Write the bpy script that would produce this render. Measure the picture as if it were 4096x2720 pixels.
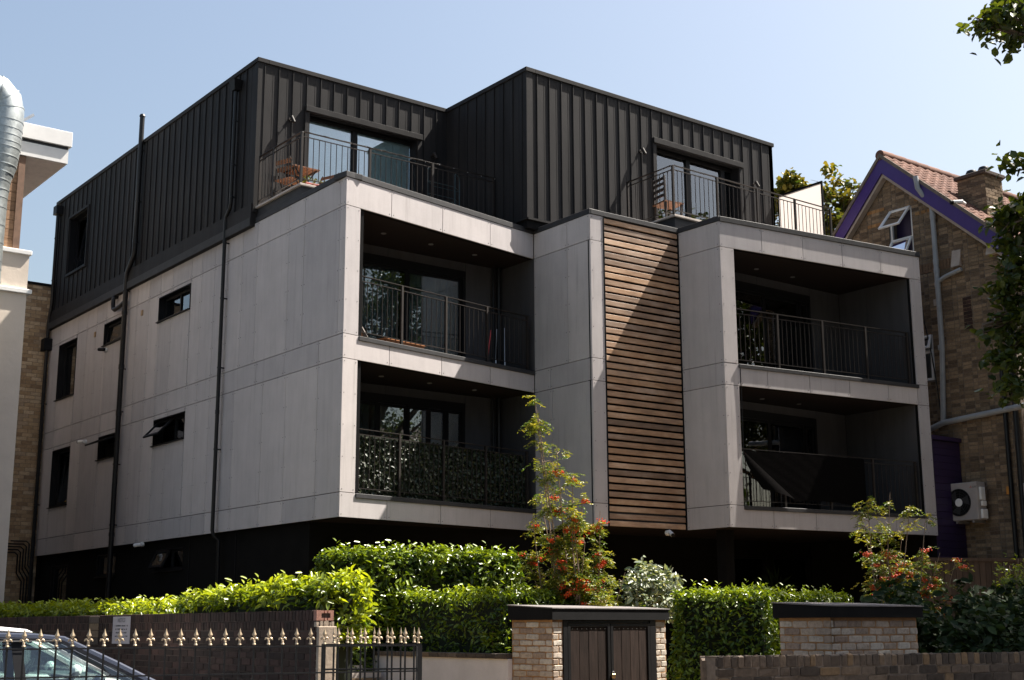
import bpy, bmesh, math, random
import numpy as np
from mathutils import Vector, Matrix, Euler

random.seed(7)
RNG = np.random.default_rng(7)
for o in list(bpy.data.objects):
    bpy.data.objects.remove(o)
scene = bpy.context.scene
COL = scene.collection

# ------------------------------------------------------------------ camera
CAM = Vector((-10.8015, -18.6245, 1.6488))
FWD = Vector((0.59495113, 0.77599545, 0.20943783))
RGT = Vector((0.79409923, -0.60777555, -0.00391128))
UPV = Vector((-0.12425606, -0.16864143, 0.97781414))
cam_data = bpy.data.cameras.new('camera')
cam_data.sensor_width = 36.0
cam_data.lens = 5347.73 / 4096 * 36
cam_data.clip_start = 0.1
cam_data.clip_end = 3000
cam = bpy.data.objects.new('camera', cam_data)
COL.objects.link(cam)
m3 = Matrix((RGT, UPV, -FWD)).transposed()
cam.matrix_world = Matrix.Translation(CAM) @ m3.to_4x4()
scene.camera = cam

# ------------------------------------------------------------------ world, sun, exposure
SUN_AZ, SUN_EL = 75.5, 56.0          # azimuth measured from -Y towards +X
sa, se = math.radians(SUN_AZ), math.radians(SUN_EL)
SUN = Vector((math.sin(sa) * math.cos(se), -math.cos(sa) * math.cos(se), math.sin(se)))
world = bpy.data.worlds.new('World')
scene.world = world
world.use_nodes = True
wn = world.node_tree
bg = wn.nodes['Background']
sky = wn.nodes.new('ShaderNodeTexSky')
sky.sky_type = 'NISHITA'
sky.sun_disc = False
sky.sun_elevation = se
sky.sun_rotation = math.atan2(SUN.x, SUN.y)
sky.air_density = 1.3
sky.dust_density = 4.0
sky.ozone_density = 0.0
wn.links.new(sky.outputs[0], bg.inputs[0])
bg.inputs[1].default_value = 0.053
sun_data = bpy.data.lights.new('sun', 'SUN')
sun_data.energy = 5.0
sun_data.angle = math.radians(0.5)
sun_data.color = (1.0, 0.93, 0.84)
sun = bpy.data.objects.new('sun', sun_data)
COL.objects.link(sun)
sun.rotation_euler = SUN.to_track_quat('Z', 'Y').to_euler()
scene.view_settings.view_transform = 'Standard'
scene.view_settings.look = 'None'
scene.view_settings.gamma = 1.0
scene.view_settings.exposure = 1.78
scene.cycles.max_bounces = 8
scene.cycles.transparent_max_bounces = 12

# ------------------------------------------------------------------ helpers
def proj(p):
    q = Vector(p) - CAM
    z = q.dot(FWD)
    if z < 0.1:
        return (-9999, -9999, z)
    return (2048 + 5347.73 * q.dot(RGT) / z, 1360 - 5347.73 * q.dot(UPV) / z, z)

def at(u, v, d):
    return CAM + (FWD + RGT * ((u - 2048) / 5347.73) - UPV * ((v - 1360) / 5347.73)) * d

class Fr:
    """wall frame: s along the wall, n outwards, z up"""
    def __init__(self, o, b, n=None):
        self.o = Vector((o[0], o[1], 0)); d = Vector((b[0] - o[0], b[1] - o[1], 0))
        self.w = d.length; self.t = d.normalized()
        self.n = Vector((self.t.y, -self.t.x, 0)) if n is None else Vector((n[0], n[1], 0))
    def p(self, s, n, z):
        return self.o + self.t * s + self.n * n + Vector((0, 0, z))
    def ang(self):
        return math.atan2(self.t.y, self.t.x)

class MB:
    def __init__(self):
        self.v = []; self.f = []
    def add(self, vs, fs):
        k = len(self.v); self.v += [tuple(x) for x in vs]; self.f += [tuple(i + k for i in f) for f in fs]
        return self
    def hexa(self, c):
        return self.add(c, [(0, 3, 2, 1), (4, 5, 6, 7), (0, 1, 5, 4), (1, 2, 6, 5), (2, 3, 7, 6), (3, 0, 4, 7)])
    def box(self, x0, x1, y0, y1, z0, z1):
        return self.hexa([(x0, y0, z0), (x1, y0, z0), (x1, y1, z0), (x0, y1, z0), (x0, y0, z1), (x1, y0, z1), (x1, y1, z1), (x0, y1, z1)])
    def fbox(self, fr, s0, s1, n0, n1, z0, z1):
        P = fr.p
        return self.hexa([P(s0, n1, z0), P(s1, n1, z0), P(s1, n0, z0), P(s0, n0, z0), P(s0, n1, z1), P(s1, n1, z1), P(s1, n0, z1), P(s0, n0, z1)])
    def poly(self, pts):
        return self.add(pts, [tuple(range(len(pts)))])
    def prism(self, pts, vec):
        n = len(pts); vec = Vector(vec); a = [Vector(p) for p in pts]
        fs = [tuple(range(n))[::-1], tuple(range(n, 2 * n))] + [(i, (i + 1) % n, n + (i + 1) % n, n + i) for i in range(n)]
        return self.add(a + [p + vec for p in a], fs)
    def bar(self, a, b, w, h, up=(0, 0, 1)):
        a = Vector(a); b = Vector(b); d = (b - a).normalized(); up = Vector(up)
        if abs(d.dot(up)) > 0.98: up = Vector((0, 1, 0))
        x = d.cross(up).normalized(); y = x.cross(d)
        c = []
        for p in (a, b):
            c += [p - x * w / 2 - y * h / 2, p + x * w / 2 - y * h / 2, p + x * w / 2 + y * h / 2, p - x * w / 2 + y * h / 2]
        return self.hexa(c)
    def tube(self, pts, r, seg=8, cap=True):
        pts = [Vector(p) for p in pts]; n = len(pts)
        rs = r if isinstance(r, (list, tuple)) else [r] * n
        vs = []; fs = []; up = None
        for i, p in enumerate(pts):
            d = (pts[min(i + 1, n - 1)] - pts[max(i - 1, 0)]).normalized()
            if up is None:
                up = Vector((0, 0, 1)) if abs(d.z) < 0.9 else Vector((1, 0, 0))
            x = d.cross(up)
            if x.length < 1e-4: x = d.cross(Vector((0.3, 1, 0.2)))
            x.normalize(); y = x.cross(d).normalized(); up = y
            for k in range(seg):
                a = 2 * math.pi * k / seg
                vs.append(p + (x * math.cos(a) + y * math.sin(a)) * rs[i])
        for i in range(n - 1):
            for k in range(seg):
                fs.append((i * seg + k, i * seg + (k + 1) % seg, (i + 1) * seg + (k + 1) % seg, (i + 1) * seg + k))
        if cap:
            fs.append(tuple(range(seg))[::-1]); fs.append(tuple(range((n - 1) * seg, n * seg)))
        return self.add(vs, fs)
    def lathe(self, prof, c, seg=12, axis=(0, 0, 1)):
        c = Vector(c); q = Vector(axis).normalized()
        return self.tube([c + q * z for r, z in prof], [max(r, 1e-4) for r, z in prof], seg)
    def blob(self, c, r, seg=8, rings=5, sc=(1, 1, 1)):
        c = Vector(c); vs = []; fs = []
        for i in range(rings + 1):
            th = math.pi * i / rings
            for k in range(seg):
                ph = 2 * math.pi * k / seg
                vs.append(c + Vector((sc[0] * math.sin(th) * math.cos(ph), sc[1] * math.sin(th) * math.sin(ph), sc[2] * math.cos(th))) * r)
        for i in range(rings):
            for k in range(seg):
                fs.append((i * seg + k, (i + 1) * seg + k, (i + 1) * seg + (k + 1) % seg, i * seg + (k + 1) % seg))
        return self.add(vs, fs)
    def mesh(self, name, mat, smooth=False, bevel=0, recalc=True):
        me = bpy.data.meshes.new(name)
        me.from_pydata([tuple(v) for v in self.v], [], self.f)
        bm = bmesh.new(); bm.from_mesh(me)
        if bevel:
            bmesh.ops.remove_doubles(bm, verts=bm.verts, dist=1e-5)
        if recalc: bmesh.ops.recalc_face_normals(bm, faces=bm.faces)
        if bevel:
            bmesh.ops.bevel(bm, geom=list(bm.edges), offset=bevel, segments=1, affect='EDGES', clamp_overlap=True)
        bm.to_mesh(me); bm.free()
        if smooth:
            me.polygons.foreach_set('use_smooth', [True] * len(me.polygons))
            me.set_sharp_from_angle(angle=math.radians(40))
        me.materials.append(mat)
        return me
    def build(self, name, mat, parent=None, smooth=False, bevel=0, recalc=True):
        return link(name, self.mesh(name, mat, smooth, bevel, recalc), parent)

def link(name, me, parent=None, loc=None, rot=None, sc=None):
    o = bpy.data.objects.new(name, me)
    COL.objects.link(o)
    if parent is not None: adopt(o, parent)
    if loc is not None: o.location = loc
    if rot is not None: o.rotation_euler = rot
    if sc is not None: o.scale = sc
    return o

def wmat(o):
    m = Matrix.LocRotScale(o.location, o.rotation_euler, o.scale)
    if o.parent is not None: m = wmat(o.parent) @ o.matrix_parent_inverse @ m
    return m

def adopt(o, parent):
    o.parent = parent
    o.matrix_parent_inverse = wmat(parent).inverted()

def tag(o, label, cat, group=None, kind=None):
    o['label'] = label; o['category'] = cat
    if group: o['group'] = group
    if kind: o['kind'] = kind
    return o

def thing(name, loc, label, cat, group=None):
    o = bpy.data.objects.new(name, None); o.empty_display_size = 0.2
    COL.objects.link(o); o.location = loc
    return tag(o, label, cat, group)

def struct(o):
    o['kind'] = 'structure'; return o
def stuff(o):
    o['kind'] = 'stuff'; return o

# ------------------------------------------------------------------ materials
def new_mat(name):
    m = bpy.data.materials.new(name); m.use_nodes = True
    nt = m.node_tree; b = nt.nodes['Principled BSDF']
    return m, nt, b

def nd(nt, typ, **kw):
    n = nt.nodes.new(typ)
    for k, v in kw.items(): setattr(n, k, v)
    return n

def mathn(nt, op, a, b=None, clamp=False):
    n = nt.nodes.new('ShaderNodeMath'); n.operation = op; n.use_clamp = clamp
    for i, x in enumerate((a, b)):
        if x is None: continue
        if hasattr(x, 'is_linked'): nt.links.new(x, n.inputs[i])
        else: n.inputs[i].default_value = x
    return n.outputs[0]

def mixc(nt, fac, a, b, mode='MIX'):
    n = nt.nodes.new('ShaderNodeMix'); n.data_type = 'RGBA'; n.blend_type = mode
    for i, x in ((0, fac), (6, a), (7, b)):
        if hasattr(x, 'is_linked'): nt.links.new(x, n.inputs[i])
        elif i == 0: n.inputs[0].default_value = x
        else: n.inputs[i].default_value = (*x, 1) if len(x) == 3 else x
    return n.outputs[2]

def coords(nt, scale=(1, 1, 1), kind='world'):
    if kind == 'world':
        g = nd(nt, 'ShaderNodeNewGeometry').outputs['Position']
    else:
        g = nd(nt, 'ShaderNodeTexCoord').outputs['Object']
    mp = nd(nt, 'ShaderNodeMapping'); mp.inputs['Scale'].default_value = scale
    nt.links.new(g, mp.inputs[0]); return mp.outputs[0]

def noise(nt, scale, detail=4, rough=0.55, sc=(1, 1, 1), kind='world'):
    n = nd(nt, 'ShaderNodeTexNoise'); n.inputs['Scale'].default_value = scale
    n.inputs['Detail'].default_value = detail; n.inputs['Roughness'].default_value = rough
    nt.links.new(coords(nt, sc, kind), n.inputs['Vector']); return n.outputs['Fac']

def ramp(nt, fac, stops):
    r = nd(nt, 'ShaderNodeValToRGB'); e = r.color_ramp.elements
    while len(e) > 1: e.remove(e[-1])
    e[0].position = stops[0][0]; e[0].color = (*stops[0][1], 1)
    for p, c in stops[1:]:
        x = e.new(p); x.color = (*c, 1)
    nt.links.new(fac, r.inputs[0]); return r.outputs[0]

def sc3(c, k): return tuple(x * k for x in c)

def bumpit(nt, b, h, strength=0.2, dist=0.01):
    n = nd(nt, 'ShaderNodeBump'); n.inputs['Strength'].default_value = strength; n.inputs['Distance'].default_value = dist
    nt.links.new(h, n.inputs['Height']); nt.links.new(n.outputs[0], b.inputs['Normal'])

def rnd(nt): return nd(nt, 'ShaderNodeObjectInfo').outputs['Random']
def tone(nt):
    a = nd(nt, 'ShaderNodeAttribute'); a.attribute_name = 'tone'
    return mathn(nt, 'FRACT', mathn(nt, 'ADD', a.outputs['Fac'], rnd(nt)))

def plain(name, col, rough=0.5, metal=0.0, var=0.15, scale=6.0, bump=0.0, spec=0.5, sc=(1, 1, 1), objvar=0.0, fine=0.0):
    m, nt, b = new_mat(name)
    n = noise(nt, scale, 5, 0.6, sc)
    c = ramp(nt, n, [(0.25, sc3(col, 1 - var)), (0.75, sc3(col, 1 + var))])
    if fine:
        c = mixc(nt, fine, c, ramp(nt, noise(nt, 90, 2), [(0.3, sc3(col, 0.5)), (0.7, sc3(col, 1.5))]))
    if objvar:
        c = mixc(nt, 1.0, c, ramp(nt, rnd(nt), [(0, (1 - objvar,) * 3), (1, (1 + objvar,) * 3)]), 'MULTIPLY')
    nt.links.new(c, b.inputs['Base Color'])
    b.inputs['Roughness'].default_value = rough; b.inputs['Metallic'].default_value = metal
    b.inputs['Specular IOR Level'].default_value = spec
    if bump: bumpit(nt, b, noise(nt, scale * 4, 4, 0.6, sc), bump, 0.01)
    return m

def make_panel_mat():
    m, nt, b = new_mat('fibre_cement_panel')
    col = (0.46, 0.432, 0.428)
    st = noise(nt, 3.0, 6, 0.62, (2.2, 2.2, 0.22))
    cl = noise(nt, 1.7, 5, 0.6)
    sp = noise(nt, 140, 2, 0.5)
    c = ramp(nt, st, [(0.28, sc3(col, 0.78)), (0.5, col), (0.72, sc3(col, 1.12))])
    c = mixc(nt, 0.5, c, ramp(nt, cl, [(0.3, sc3(col, 0.78)), (0.7, sc3(col, 1.10))]))
    c = mixc(nt, 0.22, c, ramp(nt, sp, [(0.35, sc3(col, 0.7)), (0.65, sc3(col, 1.25))]))
    c = mixc(nt, 1.0, c, ramp(nt, rnd(nt), [(0, (0.86, 0.86, 0.87)), (1, (1.08, 1.06, 1.04))]), 'MULTIPLY')
    dk = noise(nt, 5.0, 3, 0.7, (3.0, 3.0, 0.12))
    c = mixc(nt, mathn(nt, 'MULTIPLY', ramp(nt, dk, [(0.58, (0, 0, 0)), (0.78, (1, 1, 1))]), 0.45), c, (0.22, 0.20, 0.19))
    nt.links.new(c, b.inputs['Base Color'])
    b.inputs['Roughness'].default_value = 0.78; b.inputs['Specular IOR Level'].default_value = 0.3
    bumpit(nt, b, noise(nt, 1.1, 3, 0.5), 0.35, 0.012)
    return m

def make_metal_mat():
    m, nt, b = new_mat('black_metal_sheet')
    c = ramp(nt, noise(nt, 2.0, 5, 0.6, (2, 2, 0.3)), [(0.3, (0.0135, 0.0133, 0.0140)), (0.7, (0.027, 0.0258, 0.0262))])
    c = mixc(nt, 0.25, c, ramp(nt, noise(nt, 120, 2), [(0.35, (0.007, 0.007, 0.0075)), (0.7, (0.050, 0.0475, 0.047))]))
    c = mixc(nt, 1.0, c, ramp(nt, rnd(nt), [(0, (0.9,) * 3), (1, (1.08,) * 3)]), 'MULTIPLY')
    nt.links.new(c, b.inputs['Base Color'])
    b.inputs['Roughness'].default_value = 0.6; b.inputs['Specular IOR Level'].default_value = 0.10
    bumpit(nt, b, noise(nt, 1.9, 3, 0.5, (1, 1, 0.4)), 0.5, 0.015)
    return m

def make_slat_mat():
    m, nt, b = new_mat('weathered_timber')
    g = noise(nt, 7.0, 6, 0.65, (0.5, 0.5, 9.0))
    c = ramp(nt, g, [(0.25, (0.14, 0.098, 0.070)), (0.5, (0.42, 0.32, 0.245)), (0.78, (0.74, 0.62, 0.51))])
    big = noise(nt, 1.6, 4, 0.6, (1.2, 1.2, 3.0))
    c = mixc(nt, 0.55, c, ramp(nt, big, [(0.3, (0.16, 0.112, 0.082)), (0.5, (0.37, 0.25, 0.16)), (0.75, (0.68, 0.58, 0.49))]))
    c = mixc(nt, 1.0, c, ramp(nt, rnd(nt), [(0, (0.45, 0.40, 0.37)), (0.3, (0.85, 0.74, 0.66)), (0.6, (0.95, 0.76, 0.58)), (1, (1.22, 1.08, 0.96))]), 'MULTIPLY')
    nt.links.new(c, b.inputs['Base Color'])
    b.inputs['Roughness'].default_value = 0.55
    bumpit(nt, b, g, 0.4, 0.006)
    return m

def make_brick_mat(name, stops, rough=0.85, mottled=0.5):
    m, nt, b = new_mat(name)
    c = ramp(nt, tone(nt), stops)
    mo = noise(nt, 22, 5, 0.65)
    c2 = mixc(nt, 1.0, c, ramp(nt, mo, [(0.25, (0.45, 0.42, 0.40)), (0.5, (1, 1, 1)), (0.75, (1.45, 1.45, 1.42))]), 'MULTIPLY')
    c = mixc(nt, mottled, c, c2)
    nt.links.new(c, b.inputs['Base Color'])
    b.inputs['Roughness'].default_value = rough; b.inputs['Specular IOR Level'].default_value = 0.25
    bumpit(nt, b, noise(nt, 60, 4, 0.6), 0.5, 0.008)
    return m

def make_leaf_mat(name, dark, light, trans=0.35, rough=0.35, spec=0.5):
    m, nt, b = new_mat(name)
    a = nd(nt, 'ShaderNodeAttribute'); a.attribute_name = 'tone'
    c = ramp(nt, a.outputs['Fac'], [(0.0, dark), (0.6, sc3([x + y for x, y in zip(dark, light)], 0.5)), (1.0, light)])
    c = mixc(nt, 0.3, c, mixc(nt, 1.0, c, ramp(nt, noise(nt, 14, 3), [(0.3, (0.6, 0.6, 0.5)), (0.7, (1.4, 1.35, 1.2))]), 'MULTIPLY'))
    nt.links.new(c, b.inputs['Base Color'])
    b.inputs['Roughness'].default_value = rough; b.inputs['Specular IOR Level'].default_value = spec
    tr = nd(nt, 'ShaderNodeBsdfTranslucent')
    tc = mixc(nt, 1.0, c, (1.35, 1.25, 0.45), 'MULTIPLY')
    nt.links.new(tc, tr.inputs[0])
    mx = nd(nt, 'ShaderNodeMixShader'); mx.inputs[0].default_value = trans
    nt.links.new(b.outputs[0], mx.inputs[1]); nt.links.new(tr.outputs[0], mx.inputs[2])
    nt.links.new(mx.outputs[0], nt.nodes['Material Output'].inputs[0])
    return m

def make_glass_mat(name, tint=(0.75, 0.80, 0.80), boost=1.5):
    m, nt, b = new_mat(name)
    nt.nodes.remove(b)
    tr = nd(nt, 'ShaderNodeBsdfTransparent'); tr.inputs[0].default_value = (*tint, 1)
    gl = nd(nt, 'ShaderNodeBsdfGlossy'); gl.inputs['Roughness'].default_value = 0.01
    gl.inputs['Color'].default_value = (0.95, 0.97, 1.0, 1)
    bp = nd(nt, 'ShaderNodeBump'); bp.inputs['Strength'].default_value = 0.03; bp.inputs['Distance'].default_value = 0.02
    nt.links.new(noise(nt, 1.3, 2), bp.inputs['Height']); nt.links.new(bp.outputs[0], gl.inputs['Normal'])
    fr = nd(nt, 'ShaderNodeFresnel'); fr.inputs[0].default_value = 1.52
    f = mathn(nt, 'MULTIPLY', fr.outputs[0], boost, True)
    mx = nd(nt, 'ShaderNodeMixShader')
    nt.links.new(f, mx.inputs[0]); nt.links.new(tr.outputs[0], mx.inputs[1]); nt.links.new(gl.outputs[0], mx.inputs[2])
    nt.links.new(mx.outputs[0], nt.nodes['Material Output'].inputs[0])
    return m

M = {}
M['panel'] = make_panel_mat()
M['metal'] = make_metal_mat()
M['panel_shaded'] = plain('shade_toned_recess_panel', (0.060, 0.058, 0.060), 0.8, 0, 0.15, 3, 0.1, 0.25, (2, 2, .4), 0.06)  # darkened copy of the cladding panel: recess shade put into the colour
M['slat'] = make_slat_mat()
M['back'] = plain('black_membrane', (0.009, 0.009, 0.0095), 0.9, 0, 0.2, 6, 0, 0.1)
M['cap'] = plain('dark_grey_coping', (0.032, 0.032, 0.034), 0.6, 0, 0.35, 5, 0.15, 0.25, fine=0.3)
M['black'] = plain('black_powder_coat', (0.008, 0.008, 0.009), 0.5, 0, 0.2, 8, 0, 0.15)
M['pipe'] = plain('black_plastic_pipe', (0.009, 0.009, 0.010), 0.4, 0, 0.25, 8, 0, 0.3)
M['render_black'] = plain('black_render', (0.007, 0.0065, 0.006), 0.95, 0, 0.3, 3, 0.1, 0.1)
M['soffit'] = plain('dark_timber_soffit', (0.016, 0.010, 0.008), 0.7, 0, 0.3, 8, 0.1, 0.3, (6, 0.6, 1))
M['rail'] = plain('dark_bronze_paint', (0.022, 0.018, 0.016), 0.55, 0.0, 0.2, 10, 0, 0.2)
M['glass'] = make_glass_mat('window_glass', (0.62, 0.68, 0.68), 2.2)
M['glass_t'] = make_glass_mat('terrace_door_glass', (0.94, 0.97, 0.97), 3.4)
M['glass_car'] = make_glass_mat('car_glass', (0.72, 0.82, 0.80), 1.8)
M['blind_teal'] = plain('pale_teal_blind', (0.60, 0.74, 0.74), 0.9, 0, 0.1, 3)
M['blind_white'] = plain('pale_blind', (0.62, 0.64, 0.74), 0.9, 0, 0.08, 3)
M['curtain'] = plain('grey_curtain', (0.42, 0.43, 0.46), 0.9, 0, 0.12, 4)
M['slab'] = plain('pale_concrete', (0.42, 0.37, 0.33), 0.85, 0, 0.2, 6, 0.2)
M['room'] = plain('room_plaster', (0.16, 0.15, 0.145), 0.9)
M['white'] = plain('white_plastic', (0.72, 0.71, 0.69), 0.4, 0, 0.06, 5)
def make_screen_mat():
    m, nt, b = new_mat('translucent_cream_screen')
    b.inputs['Base Color'].default_value = (.72, .67, .64, 1); b.inputs['Roughness'].default_value = .7
    tr = nd(nt, 'ShaderNodeBsdfTranslucent'); tr.inputs[0].default_value = (.50, .455, .43, 1)
    mx = nd(nt, 'ShaderNodeMixShader'); mx.inputs[0].default_value = .6
    nt.links.new(b.outputs[0], mx.inputs[1]); nt.links.new(tr.outputs[0], mx.inputs[2]); nt.links.new(mx.outputs[0], nt.nodes['Material Output'].inputs[0])
    return m
M['screen'] = make_screen_mat()
M['steel'] = plain('grey_steel', (0.45, 0.45, 0.45), 0.35, 0.8, 0.15, 10)
M['wood_brown'] = plain('brown_furniture_wood', (0.20, 0.085, 0.04), 0.5, 0, 0.3, 12, 0.1, 0.4, (1, 1, 4), 0.2)
M['lamp'] = plain('frosted_lamp', (0.22, 0.22, 0.22), 0.4)
# ------------------------------------------------------------------ ground
zE, zD, zC, zB, zA, zP = 3.36, 3.760, 5.945, 6.356, 8.552, 9.045
TOP = 12.36
P0 = (0, 0); P1 = (4.6302, 0.8074); P2 = (4.6161, -0.8623); P4 = (6.8171, -0.9170)
P5 = (6.8515, -1.9549); P6 = (11.9944, -2.6588); PB = (11.9944, 14.6)

M['asphalt'] = plain('asphalt', (0.05, 0.05, 0.052), 0.9, 0, 0.25, 4, 0.3, 0.3, fine=0.4)
M['paving'] = plain('concrete_paving', (0.20, 0.19, 0.18), 0.9, 0, 0.2, 3, 0.2, fine=0.2)
M['soil'] = plain('dry_soil', (0.20, 0.14, 0.08), 0.95, 0, 0.4, 3, 0.6, 0.2, fine=0.35)
M['earth'] = plain('distant_ground', (0.16, 0.15, 0.11), 0.95, 0, 0.3, 0.3)
struct(MB().poly([(-1500, -1500, -0.03), (1500, -1500, -0.03), (1500, 1500, -0.03), (-1500, 1500, -0.03)]).build('ground', M['earth']))
struct(MB().poly([(-60, -40, 0), (60, -40, 0), (60, -16, 0), (-60, -16, 0)]).build('road', M['asphalt']))
k = MB()
k.box(-60, 60, -16, -11.4, -0.02, 0.12)
struct(k.build('pavement', M['paving']))
struct(MB().box(-60, -3.75, -11.38, 20, -0.02, 0.10).build('forecourt', M['asphalt']))
struct(MB().poly([(-3.5, -11.3, 0.16), (30, -11.3, 0.16), (30, 30, 0.16), (-3.5, 30, 0.16)]).build('garden_ground', M['soil']))

# ------------------------------------------------------------------ apartment building
APT = thing('apartment_building', (0, 0, 0.16), 'grey panelled apartment block with black metal top storey and recessed balconies', 'building')

def rect_minus(r, holes):
    out = [r]
    for h in holes:
        nxt = []
        for (a, b, c, d) in out:
            if h[0] >= b - 1e-4 or h[1] <= a + 1e-4 or h[2] >= d - 1e-4 or h[3] <= c + 1e-4:
                nxt.append((a, b, c, d)); continue
            if h[0] > a: nxt.append((a, h[0], c, d))
            if h[1] < b: nxt.append((h[1], b, c, d))
            m0, m1 = max(a, h[0]), min(b, h[1])
            if h[2] > c: nxt.append((m0, m1, c, h[2]))
            if h[3] < d: nxt.append((m0, m1, h[3], d))
        out = nxt
    return [q for q in out if q[1] - q[0] > 0.02 and q[3] - q[2] > 0.02]

def panel_wall(name, fr, rows, holes, s0, s1, z0, z1, fix=True, back=-0.03, cut=(0.0, 0.0)):
    """backing wall (part) carrying one object per cladding panel"""
    b = MB()
    for (a, bb, c, d) in rect_minus((s0 + cut[0], s1 - cut[1], z0, z1), holes):
        b.fbox(fr, a, bb, back - 0.08, back, c, d)
    w = b.build(name, M['back'], APT)
    g = 0.0055
    fx = MB()
    for (za, zb, joints) in rows:
        for ja, jb in zip(joints[:-1], joints[1:]):
            for (a, bb, c, d) in rect_minus((ja, jb, za, zb), holes):
                k = random.uniform(-0.0012, 0.0012)
                MB().fbox(fr, a + g, bb - g, back + 0.004, k, c + g, d - g).build('cladding_panel', M['panel'], w, bevel=0.0015)
                if fix and bb - a > 0.15:
                    nz = max(2, int(round((d - c) / 0.6)) + 1)
                    for i in range(nz):
                        zz = c + 0.05 + (d - c - 0.10) * i / (nz - 1)
                        for ss in (a + 0.045, bb - 0.045):
                            ce = fr.p(ss, 0.0, zz)
                            fx.tube([ce - fr.n * 0.002, ce + fr.n * 0.004], 0.0075, 6)
    if fix and fx.v: stuff(fx.build('panel_fixings', M['cap'], w))
    return w

# --- left flank (s runs back along +Y, outward normal -X)
FL = Fr((0, 0), (0, 14.6), (-1, 0))
WIN = {  # s0, s1, z0, z1, type
    'tallU': (12.62, 13.86, 7.10, 8.475), 'tallL': (12.60, 13.83, 4.48, 5.855),
    'smUL': (9.60, 10.85, 7.955, 8.47), 'smLL': (9.57, 10.79, 5.33, 5.85),
    'smUR': (6.14, 7.73, 7.945, 8.475), 'smLR': (6.13, 7.68, 5.31, 5.85)}
JU = [0.0, .19, 1.42, 1.99, 3.22, 3.82, 4.46, 5.02, 5.63, 6.12, 7.05, 7.67, 8.27, 8.92, 9.57, 10.75, 11.36, 11.97, 12.6, 13.85, 14.6]
JM = [0.0, .81, 2.02, 3.10, 4.46, 5.02, 5.63, 6.12, 7.05, 7.67, 8.27, 8.92, 9.57, 10.75, 11.97, 12.6, 13.84, 14.6]
JL = [0.0, .81, 1.93, 2.81, 3.96, 4.46, 5.02, 5.63, 6.12, 7.05, 7.67, 8.27, 8.92, 9.57, 10.75, 11.97, 12.6, 13.84, 14.6]
holes = list(WIN.values())
panel_wall('wall', FL, [(zA, zP, JU), (zB, zA, JU), (zC, zB, JM), (zD, zC, JL), (zE, zD, JL)], holes, 0.0, 14.6, zE, zP, cut=(.14, 0))

def window(fr, r, parent, panes=1, depth=0.14, sill=True, open_ang=0.0, tilt=0.0, mullion=None, glass='glass', fw=0.045):
    s0, s1, z0, z1 = r
    w = MB()
    # reveal lining
    w.fbox(fr, s0 - 0.001, s0 + 0.018, -depth - 0.06, 0.006, z0, z1); w.fbox(fr, s1 - 0.018, s1 + 0.001, -depth - 0.06, 0.006, z0, z1)
    w.fbox(fr, s0 + 0.018, s1 - 0.018, -depth - 0.06, 0.006, z1 - 0.018, z1); w.fbox(fr, s0 + 0.018, s1 - 0.018, -depth - 0.06, 0.002, z0, z0 + 0.018)
    W = w.build('window', M['black'], parent)
    s0 += 0.018; s1 -= 0.018; z0 += 0.018; z1 -= 0.018
    cuts = [s0] + (mullion or [s0 + (s1 - s0) * i / panes for i in range(1, panes)]) + [s1]
    f = MB()
    f.fbox(fr, s0, s1, -depth - 0.05, -depth, z1 - fw, z1); f.fbox(fr, s0, s1, -depth - 0.05, -depth, z0, z0 + fw)
    for c in cuts:
        a = max(s0, c - fw / 2 if c not in (s0, s1) else (s0 if c == s0 else s1 - fw)); b = min(s1, a + fw)
        f.fbox(fr, a, b, -depth - 0.05, -depth + 0.001, z0 + fw, z1 - fw)
    f.build('frame', M['black'], W)
    for i, (a, b) in enumerate(zip(cuts[:-1], cuts[1:])):
        if open_ang and i == (len(cuts) - 2):
            # top-hung sash swung outwards
            ca, sa_ = math.cos(open_ang), math.sin(open_ang); h = z1 - z0 - 0.02; zt = z1 - 0.02; n0 = -depth + 0.02
            def Q(s, q): return fr.p(s, n0 + q * sa_, zt - q * ca)
            sm = MB()
            for (qa, qb, ssa, ssb) in ((0, .05, a, b), (h - .05, h, a, b), (.05, h - .05, a, a + .05), (.05, h - .05, b - .05, b)):
                c4 = [Q(ssa, qa), Q(ssb, qa), Q(ssb, qb), Q(ssa, qb)]
                off = (fr.n * ca + Vector((0, 0, sa_))) * 0.035
                sm.hexa([p for p in c4] + [p + off for p in c4])
            S = sm.build('sash', M['black'], W)
            MB().poly([Q(a + .05, .05) + off * .5, Q(b - .05, .05) + off * .5, Q(b - .05, h - .05) + off * .5, Q(a + .05, h - .05) + off * .5]).build('pane', M[glass], W)
        elif tilt and i == (len(cuts) - 2):
            def Q(s, q): return fr.p(s, -depth - 0.03 - (q / (z1 - z0)) * tilt, z0 + q)
            sm = MB(); h = z1 - z0
            for (qa, qb, ssa, ssb) in ((fw, fw + .05, a + .03, b - .03), (h - fw - .05, h - fw, a + .03, b - .03), (fw + .05, h - fw - .05, a + .03, a + .08), (fw + .05, h - fw - .05, b - .08, b - .03)):
                c4 = [Q(ssa, qa), Q(ssb, qa), Q(ssb, qb), Q(ssa, qb)]
                sm.hexa(c4 + [p + fr.n * 0.03 for p in c4])
            sm.build('sash', M['black'], W)
            MB().poly([Q(a + .08, fw + .05), Q(b - .08, fw + .05), Q(b - .08, h - fw - .05), Q(a + .08, h - fw - .05)]).build('pane', M[glass], W)
        else:
            MB().fbox(fr, a + 0.01, b - 0.01, -depth - 0.035, -depth - 0.025, z0 + fw * .6, z1 - fw * .6).build('pane', M[glass], W)
    if sill:
        MB().fbox(fr, r[0] - 0.02, r[1] + 0.02, -depth, 0.05, r[2] - 0.022, r[2] - 0.002).build('sill', M['black'], W)
    return W

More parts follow.
